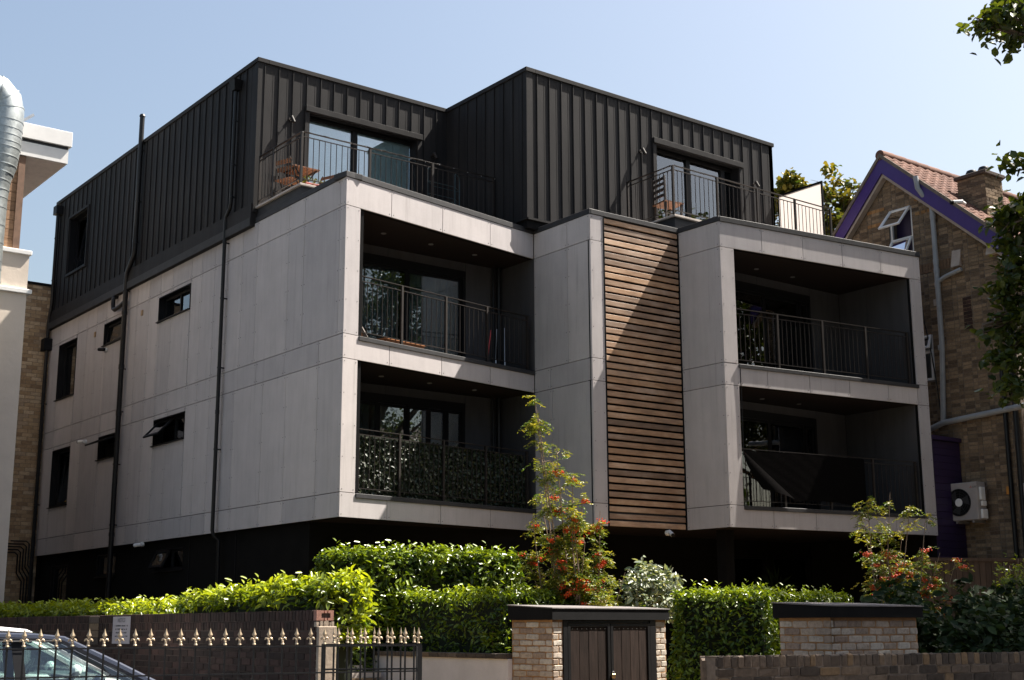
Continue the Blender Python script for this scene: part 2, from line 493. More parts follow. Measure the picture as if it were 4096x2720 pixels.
window(FL, WIN['tallU'], APT, tilt=0.0)
window(FL, WIN['tallL'], APT, tilt=0.16)
window(FL, WIN['smUL'], APT, open_ang=0.10)
window(FL, WIN['smLL'], APT, open_ang=1.15)
window(FL, WIN['smUR'], APT, panes=2)
window(FL, WIN['smLR'], APT, panes=2, open_ang=0.75)

# --- front bays
F1 = Fr(P0, P1); S1 = Fr(P1, P2); F2 = Fr(P2, P4); S2 = Fr(P4, P5); F3 = Fr(P5, P6); FR_ = Fr(P6, PB)
j1 = [-.004, 1.02, 2.252, 3.487, F1.w - 0.004]
o1u = (0.326, F1.w + .2, zB, zA); o1l = (0.326, F1.w + .2, zD, zC)
panel_wall('wall', F1, [(zA, zP, j1), (zC, zB, j1), (zE, zD, j1), (zB, zA, [-.004, .326]), (zD, zC, [-.004, .326])], [o1u, o1l], 0.0, F1.w, zE, zP, cut=(.06, 0))
wS = S1.w
panel_wall('wall', S1, [(zA, zP, [0.004, 1.01, wS]), (zB, zA, [0.004, 1.01, wS]), (zC, zB, [0.004, .47, wS]), (zD, zC, [0.004, .53, wS]), (zE, zD, [0.004, .53, wS])], [], 0.0, wS, zE, zP, cut=(0, .05))
panel_wall('wall', F2, [(a, b, [0.007, .318]) for a, b in ((zA, zP), (zB, zA), (zC, zB), (zD, zC), (zE, zD))], [], 0.0, 0.325, zE, zP)
w2 = S2.w
panel_wall('wall', S2, [(a, b, [0.004, w2]) for a, b in ((zA, zP), (zB, zA), (zC, zB), (zD, zC), (zE, zD))], [], 0.0, w2, zE, zP, cut=(0, .05))
W3 = F3.w
j3 = [0.007, 1.02, 2.045, 3.065, 4.09, W3]; j3m = [0.007, .374, 1.022, 2.05, 3.065, 4.09, 4.885, W3]; j3l = [0.007, 1.022, 2.042, 3.075, 4.086, 4.885, W3]
o3u = (0.340, 4.885, zB, zA); o3l = (0.340, 4.885, zD, zC)
panel_wall('wall', F3, [(zA, zP, j3), (zC, zB, j3m), (zE, zD, j3l), (zB, zA, [0.007, .340]), (zB, zA, [4.885, W3]), (zD, zC, [0.007, .340]), (zD, zC, [4.885, W3])], [o3u, o3l], 0.0, W3, zE, zP, cut=(0, .06))
panel_wall('wall', FR_, [(a, b, [0.007 + 1.2 * i for i in range(14)] + [FR_.w]) for a, b in ((zA, zP), (zB, zA), (zC, zB), (zD, zC), (zE, zD))], [], 0.0, FR_.w, zE, zP, fix=False, cut=(.14, 0))
b = MB(); b.box(0.05, 11.95, 14.5, 14.6, 0, zP); b.build('rear_wall', M['render_black'], APT)

# --- timber slat screen
scr = MB(); scr.fbox(F2, 0.327, 2.199, -0.16, -0.10, zE + .004, zP); scr.fbox(F2, 0.320, 0.338, -0.10, 0.012, zE, zP); scr.fbox(F2, 2.186, 2.203, -0.10, 0.012, zE, zP)
SCR = scr.build('slat_screen', M['back'], APT)
z = zE + 0.015
i = 0
while z < zP - 0.06:
    h = 0.089 + random.uniform(-.003, .003)
    k = random.uniform(-.004, .004)
    MB().fbox(F2, 0.342, 2.184, -0.045 + k, -0.012 + k, z, z + h).build('slat', M['slat'], SCR, bevel=0.003)
    z += 0.1292

# --- copings along the parapets
def coping(fr, s0, s1, z0=zP - .004, z1=9.14, n0=-0.32, n1=0.014, parent=APT, mat='cap', lip=True):
    m = MB(); m.fbox(fr, s0, s1, n0, n1, z0, z1)
    return m.build('coping', M[mat], parent, bevel=0.006)
coping(F1, -0.02, F1.w - 0.012)
coping(S1, -0.02, S1.w + 0.010, z0=zP - .002, z1=9.143)
coping(F2, 0.016, F2.w - 0.012, z0=zP, z1=9.138)
coping(S2, -0.02, S2.w + 0.010, z0=zP - .002, z1=9.143)
coping(F3, 0.016, W3 + 0.02, n1=.021)
coping(FR_, 0.03, 3.2, z0=zP, z1=9.137)
coping(FL, 0.015, 3.32, z0=zP - .002, z1=9.143)

# --- floors, soffits, roof
pl = [(0.04, 0.02), (4.66, 0.83), (4.66, -0.82), (6.85, -0.88), (6.88, -1.92), (11.95, -2.61), (11.95, 14.5), (0.04, 14.5)]
def slab(z0, z1, mat, name='floor_slab', poly=pl):
    return MB().prism([(x, y, z0) for x, y in poly], (0, 0, z1 - z0)).build(name, M[mat], APT)
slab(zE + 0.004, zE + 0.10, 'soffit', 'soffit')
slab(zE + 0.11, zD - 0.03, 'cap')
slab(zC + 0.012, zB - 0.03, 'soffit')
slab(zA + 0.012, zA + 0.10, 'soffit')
slab(9.02, 9.10, 'cap', 'roof')
# --- recesses: inner walls
def inner(name, pts, z0, z1, joints=None, mat='panel_shaded'):
    """inner balcony wall as panels on a backing"""
    fr = Fr(pts[0], pts[1])
    w = MB().fbox(fr, 0, fr.w, -0.08, -0.02, z0, z1).build(name, M['back'], APT)
    js = [0.0] + (joints or []) + [fr.w]
    for a, c in zip(js[:-1], js[1:]):
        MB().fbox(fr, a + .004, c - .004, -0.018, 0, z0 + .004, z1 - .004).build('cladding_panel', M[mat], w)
    return fr
def sliding_door(fr, s0, s1, z0, z1, cuts, depth=0.06, frame=0.07, glass='glass', head=0.16):
    d = MB()
    d.fbox(fr, s0, s1, -0.02, 0.012, z1 - head, z1); d.fbox(fr, s0, s0 + frame, -0.03, 0.012, z0, z1 - head); d.fbox(fr, s1 - frame, s1, -0.03, 0.012, z0, z1 - head)
    d.fbox(fr, s0 + frame, s1 - frame, -0.03, 0.01, z0, z0 + 0.05)
    D = d.build('sliding_door', M['black'], APT)
    cs = [s0 + frame] + cuts + [s1 - frame]
    for i, (a, b) in enumerate(zip(cs[:-1], cs[1:])):
        st = MB(); e = 0.055; n = -0.012 - 0.02 * (i % 2)
        st.fbox(fr, a, a + e, n - .03, n, z0 + .05, z1 - head); st.fbox(fr, b - e, b, n - .03, n, z0 + .05, z1 - head)
        st.fbox(fr, a + e, b - e, n - .03, n, z1 - head - e, z1 - head); st.fbox(fr, a + e, b - e, n - .03, n, z0 + .05, z0 + .05 + e)
        S = st.build('door_leaf', M['black'], D)
        MB().fbox(fr, a + e, b - e, n - .022, n - .012, z0 + .05 + e, z1 - head - e).build('pane', M[glass], D)
    return D
def curtain(fr, s0, s1, n, z0, z1, mat, amp=0.03, wl=0.13, name='curtain', label=None):
    m = MB(); N = max(8, int((s1 - s0) / 0.02)); vs = []; fs = []
    for i in range(N + 1):
        s = s0 + (s1 - s0) * i / N
        o = amp * math.sin(s / wl * 2 * math.pi) + amp * .4 * math.sin(s * 31)
        vs += [fr.p(s, n + o, z0), fr.p(s, n + o, z1)]
    for i in range(N): fs.append((2 * i, 2 * i + 2, 2 * i + 3, 2 * i + 1))
    m.add(vs, fs); return m.build(name, M[mat], APT, smooth=True, recalc=False)

YL, YR = 1.86, -0.82
for (z0, z1, low) in ((zB - .03, zA + .012, 0), (zD - .03, zC + .012, 1)):
    dz = zB - zD if low else 0
    # left bay recess
    fb = Fr((0.30, YL), (4.66, YL))
    dr = (0.45, 3.47, z0, 8.39 - dz)
    w = MB()
    for q in rect_minus((0, fb.w, z0, z1), [dr]): w.fbox(fb, q[0], q[1], -0.10, -0.02, q[2], q[3])
    W_ = w.build('recess_wall', M['back'], APT)
    for a, c in ((0, .45), (.45, 1.70), (1.70, 3.47), (3.47, 4.36)):
        for q in rect_minus((a, c, z0, z1), [dr]):
            MB().fbox(fb, q[0] + .004, q[1] - .004, -0.018, 0, q[2], q[3] - .004).build('cladding_panel', M['panel_shaded'], W_)
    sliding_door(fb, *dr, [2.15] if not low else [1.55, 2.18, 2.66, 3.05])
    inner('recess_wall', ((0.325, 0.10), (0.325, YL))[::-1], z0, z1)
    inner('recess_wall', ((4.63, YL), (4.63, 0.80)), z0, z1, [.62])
    # right bay recess
    fb2 = Fr((7.1, YR), (11.66, YR))
    dr2 = (0.35, 3.61, z0, 8.39 - dz)
    w = MB()
    for q in rect_minus((0, fb2.w, z0, z1), [dr2]): w.fbox(fb2, q[0], q[1], -0.10, -0.02, q[2], q[3])
    W_ = w.build('recess_wall', M['back'], APT)
    for a, c in ((0, .35), (.35, 2.0), (2.0, 3.61), (3.61, 4.56)):
        for q in rect_minus((a, c, z0, z1), [dr2]):
            MB().fbox(fb2, q[0] + .004, q[1] - .004, -0.018, 0, q[2], q[3] - .004).build('cladding_panel', M['panel_shaded'], W_)
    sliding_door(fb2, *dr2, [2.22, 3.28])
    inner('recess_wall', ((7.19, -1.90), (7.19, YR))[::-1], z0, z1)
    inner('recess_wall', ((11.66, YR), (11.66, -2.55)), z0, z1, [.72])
    # downlights under the soffit
    for (x, y) in ((1.26, 1.08), (2.33, 1.15), (3.40, 1.25), (7.42, -1.24), (8.49, -1.24), (9.55, -1.25)):
        l = MB(); l.lathe([(.045, 0), (.05, .004), (.045, .012)], (x + .15, y, z1 - .016), 12)
        l.build('downlight', M['lamp'], APT)
fbL = Fr((0.30, YL), (4.66, YL))
curtain(fbL, 0.5, 2.1, -0.25, zB, 8.3, 'curtain', .012, .09)
curtain(fbL, 2.2, 3.45, -0.22, zB, 8.3, 'curtain', .010, .12)
curtain(fbL, 0.5, 1.5, -0.25, zD, 5.7, 'curtain', .03)
curtain(fbL, 1.55, 3.1, -0.25, zD, 5.7, 'curtain', .035)
fbR = Fr((7.1, YR), (11.66, YR))
curtain(fbR, 2.3, 3.2, -0.25, zB, 8.3, 'curtain', .02)
# rooms behind: partitions that stop the view through the shell
for y in (5.2,):
    MB().box(0.1, 11.9, y, y + .1, zE + .1, 9.0).build('partition', M['room'], APT)
MB().box(5.6, 5.7, 1.9, 5.2, zE + .1, 9.0).build('partition', M['room'], APT)
MB().box(0.9, 1.0, 5.3, 14.5, zE + .1, 9.0).build('partition', M['room'], APT)

# --- balcony sills
for zz in (zB, zD):
    MB().fbox(F1, 0.328, F1.w + 0.02, -0.22, 0.022, zz - .078, zz - .004).build('sill', M['cap'], APT, bevel=.005)
    MB().fbox(F3, 0.342, 4.93, -0.22, 0.022, zz - .078, zz - .004).build('sill', M['cap'], APT, bevel=.005)

# --- railings
def railing(fr, s0, s1, zb, zt, posts, n=-0.06, pitch=0.118, parent=APT, endposts=()):
    r = MB()
    r.fbox(fr, s0, s1, n - .020, n + .020, zt - .012, zt)
    r.fbox(fr, s0, s1, n - .012, n + .012, zt - .100, zt - .088)
    r.fbox(fr, s0, s1, n - .012, n + .012, zb + .085, zb + .097)
    R = r.build('railing', M['rail'], parent)
    pm = MB(); pm.box(-.021, .021, -.021, .021, 0, zt - zb - .012); pme = pm.mesh('post', M['rail'])
    bm_ = MB(); bm_.tube([(0, 0, 0), (0, 0, zt - zb - .185)], .0075, 6); bme = bm_.mesh('baluster', M['rail'], smooth=True)
    for s in posts: link('post', pme, R, fr.p(s, n, zb), (0, 0, fr.ang()))
    cuts = sorted(set([s0] + list(posts) + [s1]))
    for a, b in zip(cuts[:-1], cuts[1:]):
        k = int(round((b - a) / pitch))
        for i in range(1, k):
            link('baluster', bme, R, fr.p(a + (b - a) * i / k, n, zb + .097))
    return R
railing(F1, 0.33, 4.60, zB, 7.412, [1.345, 2.408, 3.462, 4.565])
railing(F1, 0.33, 4.58, zD, 4.828, [1.335, 2.37, 3.43, 4.53])
railing(F3, 0.345, 4.80, zB, 7.420, [1.364, 2.488, 3.615, 4.745])
railing(F3, 0.345, 4.80, zD, 4.800, [1.364, 2.488, 3.603, 4.735])

# ------------------------------------------------------------------ black metal storey
DX = -0.045
def seam_wall(fr, s0, s1, z0, z1, seams, holes=()):
    w = MB()
    for q in rect_minus((s0, s1, z0, z1), holes): w.fbox(fr, q[0], q[1], -0.12, -0.004, q[2], q[3])
    W = w.build('metal_wall', M['back'], APT)
    js = [s0] + list(seams) + [s1]
    for a, b in zip(js[:-1], js[1:]):
        for q in rect_minus((a, b, z0, z1), holes):
            sh = MB(); aa, bb, c, d = q
            sh.fbox(fr, aa, bb, -0.0035, 0, c, d)
            if aa == a and a > s0: sh.fbox(fr, aa - .004, aa + .010, 0.0002, 0.024, c, d)
            mid = (a + b) / 2 + .03
            if aa < mid < bb: sh.fbox(fr, mid - .002, mid + .002, 0.0002, 0.0028, c, d)
            sh.build('metal_sheet', M['metal'], W)
    return W
zdB = 9.285
PAN = .307
DL = Fr((DX, 3.36), (DX, 14.6), (-1, 0))
dw = (12.2 - 3.36, 13.5 - 3.36, 10.20, 11.64)
seam_wall(DL, 0.0, 11.24, 9.42, TOP - .07, [0.16 + PAN * i for i in range(1, 36)], [dw])
DF1 = Fr((DX, 3.36), (4.34, 3.36))
e = -DX - .1056 + .0   # measured s started at x = -0.1056
o_ = -0.06
d1 = (1.17 + o_, 3.695 + o_, 9.36, 11.50)
seam_wall(DF1, 0.0, DF1.w, zdB, TOP - .07, [s + o_ for s in (.19, .497, .80, 1.107, 1.415, 1.712, 2.016, 2.32, 2.63, 2.935, 3.24, 3.55, 3.86, 4.17)], [d1])
DS = Fr((4.34, 3.36), (4.34, 0.625))
seam_wall(DS, 0.0, DS.w, zdB, TOP - .07, [0.15 + PAN * i for i in range(1, 9)])
DF2 = Fr((4.34, 0.625), (11.425, 0.625))
d2 = (3.42, 5.926, 9.36, 11.53)
seam_wall(DF2, 0.0, DF2.w, zdB, TOP - .07, [.25 + PAN * i for i in range(0, 22)] , [d2])
DRt = Fr((11.425, 0.625), (11.425, 14.6))
seam_wall(DRt, 0.0, DRt.w, zdB, TOP - .07, [PAN * i for i in range(1, 45)])
MB().box(DX, 11.425, 14.5, 14.6, 9.1, TOP - .07).build('rear_wall', M['render_black'], APT)
MB().prism([(x, y, TOP - .13) for x, y in ((DX + .05, 3.41), (4.39, 3.41), (4.39, .68), (11.37, .68), (11.37, 14.5), (DX + .05, 14.5))], (0, 0, .05)).build('roof', M['cap'], APT)
# roof trims
for fr, a, b in ((DL, -0.035, 11.24), (DF1, 0.2005, DF1.w - .036), (DS, 0.0, DS.w + .035), (DF2, 0.2005, DF2.w + .03), (DRt, 0.201, DRt.w)):
    MB().fbox(fr, a, b, -0.2, 0.035, TOP - .085, TOP).build('roof_trim', M['metal'], APT, bevel=.004)
# base flashing
for fr, a, b in ((DL, -0.01, 11.24), (DF1, 0.0, DF1.w), (DS, 0, DS.w), (DF2, 0, DF2.w)):
    MB().fbox(fr, a, b, -0.02, 0.03, zdB - .03, zdB + .012).build('base_flashing', M['metal'], APT)
MB().fbox(DL, 0.0, 11.24, -0.10, 0.05, zP - .06, 9.425).build('base_flashing', M['metal'], APT)
MB().fbox(DL, 0.0, 11.24, 0.05, 0.065, zP - .06, zP + .10).build('base_flashing', M['cap'], APT)
# plinth below block 2 and ledge corner plates
MB().box(4.36, 11.40, 0.645, 2.0, 9.10, zdB - .03).build('plinth', M['back'], APT)
MB().box(DX + .02, 4.3, 3.38, 4.5, 9.10, zdB - .03).build('plinth', M['back'], APT)
# corner posts (plain flat sheet at the arrises)
for (x, y) in ((DX, 3.36), (4.34, 0.625)):
    MB().box(x - .012, x + .14, y - .012, y + .14, zdB, TOP - .08).build('corner_trim', M['metal'], APT)

def terrace_door(fr, r, cuts, glass, blindmat, head_ext=.10):
    s0, s1, z0, z1 = r
    d = MB()
    d.fbox(fr, s0 - head_ext, s1 + head_ext, -0.004, 0.085, z1, z1 + .115)
    d.fbox(fr, s0 - head_ext, s0, -0.004, 0.045, z0, z1); d.fbox(fr, s1, s1 + head_ext, -0.004, 0.045, z0, z1)
    D = d.build('sliding_door', M['metal'], APT, bevel=.004)
    f = MB(); dp = -0.17; e = .07
    f.fbox(fr, s0, s1, dp - .06, dp, z1 - e, z1); f.fbox(fr, s0, s1, dp - .06, dp, z0, z0 + .05)
    f.fbox(fr, s0, s0 + .02, dp - .06, 0, z0, z1); f.fbox(fr, s1 - .02, s1, dp - .06, 0, z0, z1)
    for c in cuts: f.fbox(fr, c - .055, c + .055, dp - .07, dp + .012, z0 + .05, z1 - e)
    f.build('frame', M['black'], D)
    cs = [s0 + .02] + cuts + [s1 - .02]
    for i, (a, b) in enumerate(zip(cs[:-1], cs[1:])):
        MB().fbox(fr, a + .02, b - .02, dp - .04, dp - .03, z0 + .05, z1 - e).build('pane', M[glass], D)
    b_ = MB(); b_.fbox(fr, s0, s1, dp - .10, dp - .09, z0, z1)
    b_.build('blind', M[blindmat], D)
    MB().fbox(fr, s0 - .05, s1 + .05, dp - .20, .06, z0 - .04, z0 - .004).build('threshold', M['black'], D)
terrace_door(DF1, d1, [2.32 + o_], 'glass_t', 'blind_teal')
terrace_door(DF2, d2, [4.534, 5.60], 'glass_t', 'blind_white')
window(DL, dw, APT, tilt=0.20, depth=0.16)
MB().fbox(DL, dw[0] - .04, dw[1] + .04, 0.0, .05, dw[3], dw[3] + .05).build('window_trim', M['metal'], APT)
for s in (dw[0] - .04, dw[1]): MB().fbox(DL, s, s + .04, 0.0, .05, dw[2] - .03, dw[3]).build('window_trim', M['metal'], APT)
MB().fbox(DL, dw[0] - .04, dw[1] + .04, 0.0, .05, dw[2] - .06, dw[2] - .03).build('window_trim', M['metal'], APT)

# wall lights (adjustable spots)
def wall_light(fr, s, z):
    m = MB(); a = fr.p(s, 0, z)
    m.tube([a, a + fr.n * .03], .035, 12); m.tube([a + fr.n * .03, a + fr.n * .09], .010, 8)
    d = (fr.n * .35 + fr.t * .25 + Vector((0, 0, -.9))).normalized(); c = a + fr.n * .10
    m.tube([c - d * .04, c + d * .10], .034, 12)
    return m.build('wall_light', M['rail'], APT, smooth=True)
wall_light(DF1, .70, 11.26); wall_light(DF1, 4.02, 11.24); wall_light(DF2, 2.98, 11.27); wall_light(DF2, 6.40, 11.25)

# terraces: floor upstand ledge and railing
for poly in ([(-.01, 1.62), (4.34, 1.62), (4.34, 3.36), (-.01, 3.36)], [(6.86, -.80), (11.70, -.80), (11.70, .62), (6.86, .62)]):
    MB().prism([(x + (.05 if x < 3 or x == 6.86 else 0), y + (.05 if y < 1.7 and y != .62 else 0), 9.10) for x, y in poly], (0, 0, .235 if poly[0][0] < 3 else .335)).build('terrace_upstand', M['cap'], APT)
    zs_ = 9.336 if poly[0][0] < 3 else 9.436
    MB().prism([(x, y, zs_) for x, y in poly], (0, 0, .04)).build('terrace_slab', M['slab'], APT, bevel=.005)
zt0, zt1 = 9.376, 10.356
T1 = Fr((0.02, 1.65), (4.32, 1.65)); T2 = Fr((0.02, 1.65), (0.02, 3.33), (-1, 0))
railing(T1, 0.0, 4.30, zt0, zt1, [0.0, 1.42, 2.82, 4.28], n=0)
railing(T2, 0.03, 1.66, zt0, zt1, [1.05, 1.62], n=0)
T3 = Fr((6.87, -.77), (11.62, -.77)); T4 = Fr((6.87, -.77), (6.87, 0.58), (-1, 0))
railing(T3, 0.0, 4.75, zt0 + .1, 10.488, [0.0, 1.23, 2.41, 3.58, 4.73], n=0)
railing(T4, 0.03, 1.34, zt0 + .1, 10.488, [1.30], n=0)
# privacy screen on the right terrace
XS = 11.53
ps = MB(); ps.add([(XS, -.62, 9.56), (XS, .58, 9.56), (XS, .58, 11.10), (XS, -.62, 11.10)], [(0, 1, 2, 3)]); PS = ps.build('privacy_screen', M['screen'], APT)
fm = MB(); fm.box(XS - .016, XS + .016, -.66, .60, 11.10, 11.145); fm.box(XS - .016, XS + .016, -.66, -.62, 9.476, 11.10); fm.box(XS - .016, XS + .016, .58, .61, 9.476, 11.10); fm.build('frame', M['black'], PS)

# ------------------------------------------------------------------ black ground storey
FG = Fr((0.14, 1.2), (0.14, 14.55), (-1, 0))
def W_(a, b, c, d): return (a - 1.2, b - 1.2, c, d)
gw = [W_(6.20, 7.55, 2.76, 3.19), W_(9.70, 10.80, 2.75, 3.23), W_(12.65, 13.74, 1.0, 3.10)]
g = MB()
for q in rect_minus((0, FG.w, 0.1, zE + .004), gw): g.fbox(FG, q[0], q[1], -.15, 0, q[2], q[3])
GW = g.build('ground_wall', M['render_black'], APT)
window(FG, gw[0], APT, panes=2, depth=.05, open_ang=.45); window(FG, gw[1], APT, depth=.05); window(FG, gw[2], APT, depth=.05, sill=False)
FGF = Fr((0.14, 1.2), (11.9, 0.35))
gf = [(9.45 - .14, 10.50 - .14, .9, 3.06), (10.68 - .14, 11.75 - .14, .9, 3.06)]
g = MB()
for q in rect_minus((0, FGF.w, 0.1, zE + .004), gf): g.fbox(FGF, q[0], q[1], -.15, 0, q[2], q[3])
g.build('ground_wall', M['render_black'], APT)
for r in gf: window(FGF, r, APT, depth=.05, sill=False)
MB().fbox(FGF, 9.2, 11.75, -.17, -.16, .5, 3.2).build('blind', M['blind_white'], APT)
MB().box(11.75, 11.9, .3, 14.5, .1, zE + .004).build('ground_wall', M['render_black'], APT)
MB().box(11.7, 11.85, -2.45, .3, .1, zE + .003).build('ground_wall', M['render_black'], APT)
for x, y in ((4.9, -.45), (7.2, -1.5)):
    MB().box(x, x + .22, y, y + .22, .1, zE + .006).build('column', M['render_black'], APT)
for s in (2.7, 4.7): MB().fbox(FG, s, s + .03, .0, .012, .12, zE - .02).build('cover_strip', M['black'], APT)

# ------------------------------------------------------------------ rainwater pipes on the flank
def downpipe(pts, r=.045, brackets=(), collars=()):
    m = MB(); m.tube(pts, r, 10); D = m.build('downpipe', M['pipe'], APT, smooth=True)
    for (x, y, z) in brackets:
        k = MB(); k.tube([(x, y, z - .015), (x, y, z + .015)], r * 1.18, 10); k.box(x + r * .6, x + r + .09, y - .012, y + .012, z - .012, z + .012); k.build('bracket', M['pipe'], D)
    for (x, y, z) in collars:
        MB().tube([(x, y, z - .04), (x, y, z + .04)], r * 1.16, 10).build('collar', M['pipe'], D, smooth=True)
    return D
X1 = -.13; X2 = -.10
downpipe([(X1, 8.93, 12.90), (X1, 8.93, 9.80), (X1, 8.97, 9.66), (X2 - .02, 9.32, 9.36), (X2, 9.40, 9.20), (X2, 9.40, 0.2)], .055,
         [(X1, 8.93, z) for z in (12.1, 10.9, 9.95)] + [(X2, 9.40, z) for z in (8.95, 7.2, 6.25, 5.1, 3.8)], [(X2, 9.40, 8.45), (X2, 9.40, 7.25), (X2, 9.40, 6.2), (X2, 9.40, 3.6), (X1, 8.93, 10.0)])
MB().tube([(X1, 8.93, 12.90), (X1, 8.93, 12.95)], [.07, .05], 10).build('vent_cap', M['pipe'], APT)
downpipe([(X2, 9.40, 8.72), (X2, 9.70, 8.66), (X2, 10.0, 8.64), (X2, 10.10, 8.68), (X2, 10.12, 8.80), (X2, 10.12, 8.93), (X2 + .06, 10.12, 8.97), (.02, 10.12, 8.98)], .05)
downpipe([(X1, 4.14, 11.90), (X1, 4.16, 9.62), (X1, 4.20, 9.52), (X2, 4.40, 9.42), (X2, 4.43, 9.30), (X2, 4.43, 3.40), (X2 + .03, 4.43, 3.30), (.02, 4.40, 3.22), (.05, 4.40, .2)], .036,
         [(X1, 4.15, z) for z in (11.3, 10.4, 9.75)] + [(X2, 4.43, z) for z in (8.9, 7.8, 6.45, 4.9)], [(X2, 4.43, 5.6)])
h = MB(); h.add([(-.23, 4.02, 12.12), (-.23, 4.26, 12.12), (-.05, 4.26, 12.12), (-.05, 4.02, 12.12), (-.19, 4.07, 11.92), (-.19, 4.21, 11.92), (-.07, 4.21, 11.92), (-.07, 4.07, 11.92)], [(0, 1, 2, 3), (7, 6, 5, 4), (0, 4, 5, 1), (1, 5, 6, 2), (2, 6, 7, 3), (3, 7, 4, 0)])
h.build('hopper', M['black'], APT)
downpipe([(X1, 14.25, 11.95), (X1, 14.25, 9.6), (X2, 14.45, 9.3), (X2, 14.50, 9.1), (X2, 14.50, .2)], .045, [(X1, 14.25, 11.3), (X1, 14.25, 10.2), (X2, 14.5, 7.1), (X2, 14.5, 4.6)])
h = MB(); h.box(-.22, -.05, 14.13, 14.37, 11.93, 12.15); h.build('hopper', M['black'], APT)
h = MB(); h.box(-.20, .02, 14.40, 14.66, 8.45, 8.75); h.build('hopper', M['black'], APT)
downpipe([(4.50, 1.76, zA), (4.50, 1.76, zD)], .045); downpipe([(4.38, 1.78, zA), (4.38, 1.78, zD)], .025)
for (s, z) in ((11.41, 8.33), (8.62, 8.32)):
    MB().fbox(FL, s - .05, s + .05, 0, .02, z - .06, z + .06).build('vent_grille', plain('tan_vent', (.30, .2, .11), .7), APT, bevel=.004)
# ------------------------------------------------------------------ bricks
def chamfer_brick(name, mat, jit=0.0, ch=0.06, seed=0):
    """unit brick centred on the origin: x length, y depth, z height"""
    r = random.Random(seed)
    m = MB().box(-.5, .5, -.5, .5, -.5, .5)
    me = m.mesh(name, mat)
    bm = bmesh.new(); bm.from_mesh(me)
    bmesh.ops.bevel(bm, geom=[e for e in bm.edges], offset=ch, segments=1, affect='EDGES')
    for v in bm.verts:
        v.co += Vector((r.uniform(-jit, jit) * .35, r.uniform(-jit, jit), r.uniform(-jit, jit)))
    bm.to_mesh(me); bm.free()
    return me

def lay_bricks(fr, cells, parent, mat, name='brick', limit=300, proud=0.0, depth=0.05, jit=0.05, variants=4, margin=150, jn=0.003, ch=0.06):
    """cells: (s0, s1, z0, z1); those showing largest become objects, the rest one joined mesh"""
    info = []
    for c in cells:
        p = fr.p((c[0] + c[1]) / 2, proud, (c[2] + c[3]) / 2); u, v, d = proj(p)
        if d < 0.2 or u < -margin or u > 4096 + margin or v < -margin or v > 2720 + margin: continue
        info.append(((c[1] - c[0]) * (c[3] - c[2]) / d ** 2 * (1 if 0 <= u <= 4096 and 0 <= v <= 2720 else .1), c))
    info.sort(key=lambda x: -x[0])
    mes = [chamfer_brick(name, mat, jit, ch, k) for k in range(variants)]
    ang = fr.ang()
    flip = fr.n.dot(Vector((math.sin(ang), -math.cos(ang), 0))) < 0
    for _, c in info[:limit]:
        p = fr.p((c[0] + c[1]) / 2, proud - depth / 2 + random.uniform(-jn, jn), (c[2] + c[3]) / 2)
        link(name, random.choice(mes), parent, p, (0, random.uniform(-.006, .006), ang), (c[1] - c[0], depth, c[3] - c[2]))
    rest = info[limit:]
    if rest:
        V = []; F = []; T = []
        base = [mes[0]]
        bv = [v.co.copy() for v in mes[0].vertices]; bf = [tuple(p.vertices) for p in mes[0].polygons]
        for _, c in rest:
            k = len(V); t = random.random(); jj = random.uniform(-jn, jn)
            for v in bv:
                V.append(fr.p((c[0] + c[1]) / 2 + v.x * (c[1] - c[0]), proud - depth / 2 + jj - v.y * depth, (c[2] + c[3]) / 2 + v.z * (c[3] - c[2]))); T.append(t)
            F += [tuple(i + k for i in f) for f in bf]
        me = bpy.data.meshes.new(name + 'work'); me.from_pydata([tuple(v) for v in V], [], F)
        at_ = me.attributes.new('tone', 'FLOAT', 'POINT'); at_.data.foreach_set('value', T)
        me.materials.append(mat)
        bm = bmesh.new(); bm.from_mesh(me); bmesh.ops.recalc_face_normals(bm, faces=bm.faces); bm.to_mesh(me); bm.free()
        stuff(link('brickwork', me, parent))

def bond(s0, s1, z0, z1, L=.225, H=.075, g=.010, holes=(), flemish=False, offs=0.0, clip=None):
    out = []; r = 0; z = z0
    while z < z1 - H * .4:
        s = s0 - (L / 2 if r % 2 else 0) - offs; i = r
        while s < s1:
            w = L if not flemish else (L if (i % 2 == 0) else L / 2); i += 1
            a, b = max(s, s0), min(s + w, s1)
            c, d = z, min(z + H, z1)
            if b - a > .03 and (clip is None or clip((a + b) / 2, (c + d) / 2)):
                for q in rect_minus((a, b, c, d), holes):
                    if q[1] - q[0] > .03 and q[3] - q[2] > .025: out.append((q[0] + g / 2, q[1] - g / 2, q[2] + g / 2, q[3] - g / 2))
            s += w
        z += H; r += 1
    return out

M['br_yellow'] = make_brick_mat('london_stock_brick', [(0, (.27, .185, .115)), (.3, (.40, .28, .165)), (.6, (.48, .35, .215)), (.88, (.56, .44, .30)), (1, (.30, .22, .15))])
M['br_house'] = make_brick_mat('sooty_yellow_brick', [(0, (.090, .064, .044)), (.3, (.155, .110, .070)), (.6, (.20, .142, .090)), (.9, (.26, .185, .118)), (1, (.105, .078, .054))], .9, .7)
M['br_dark'] = make_brick_mat('dark_engineering_brick', [(0, (.018, .011, .009)), (.5, (.034, .019, .015)), (1, (.060, .032, .025))], .8)
M['br_pale'] = make_brick_mat('pale_handmade_brick', [(0, (.24, .18, .14)), (.35, (.36, .30, .24)), (.7, (.46, .42, .36)), (1, (.34, .26, .20))], .9, .65)
M['br_grey'] = make_brick_mat('old_grey_brown_brick', [(0, (.045, .037, .031)), (.4, (.085, .066, .052)), (.8, (.13, .10, .076)), (1, (.17, .115, .065))], .9, .75)
M['mortar_y'] = plain('sandy_mortar', (.26, .20, .14), .95, 0, .2, 20, .3)
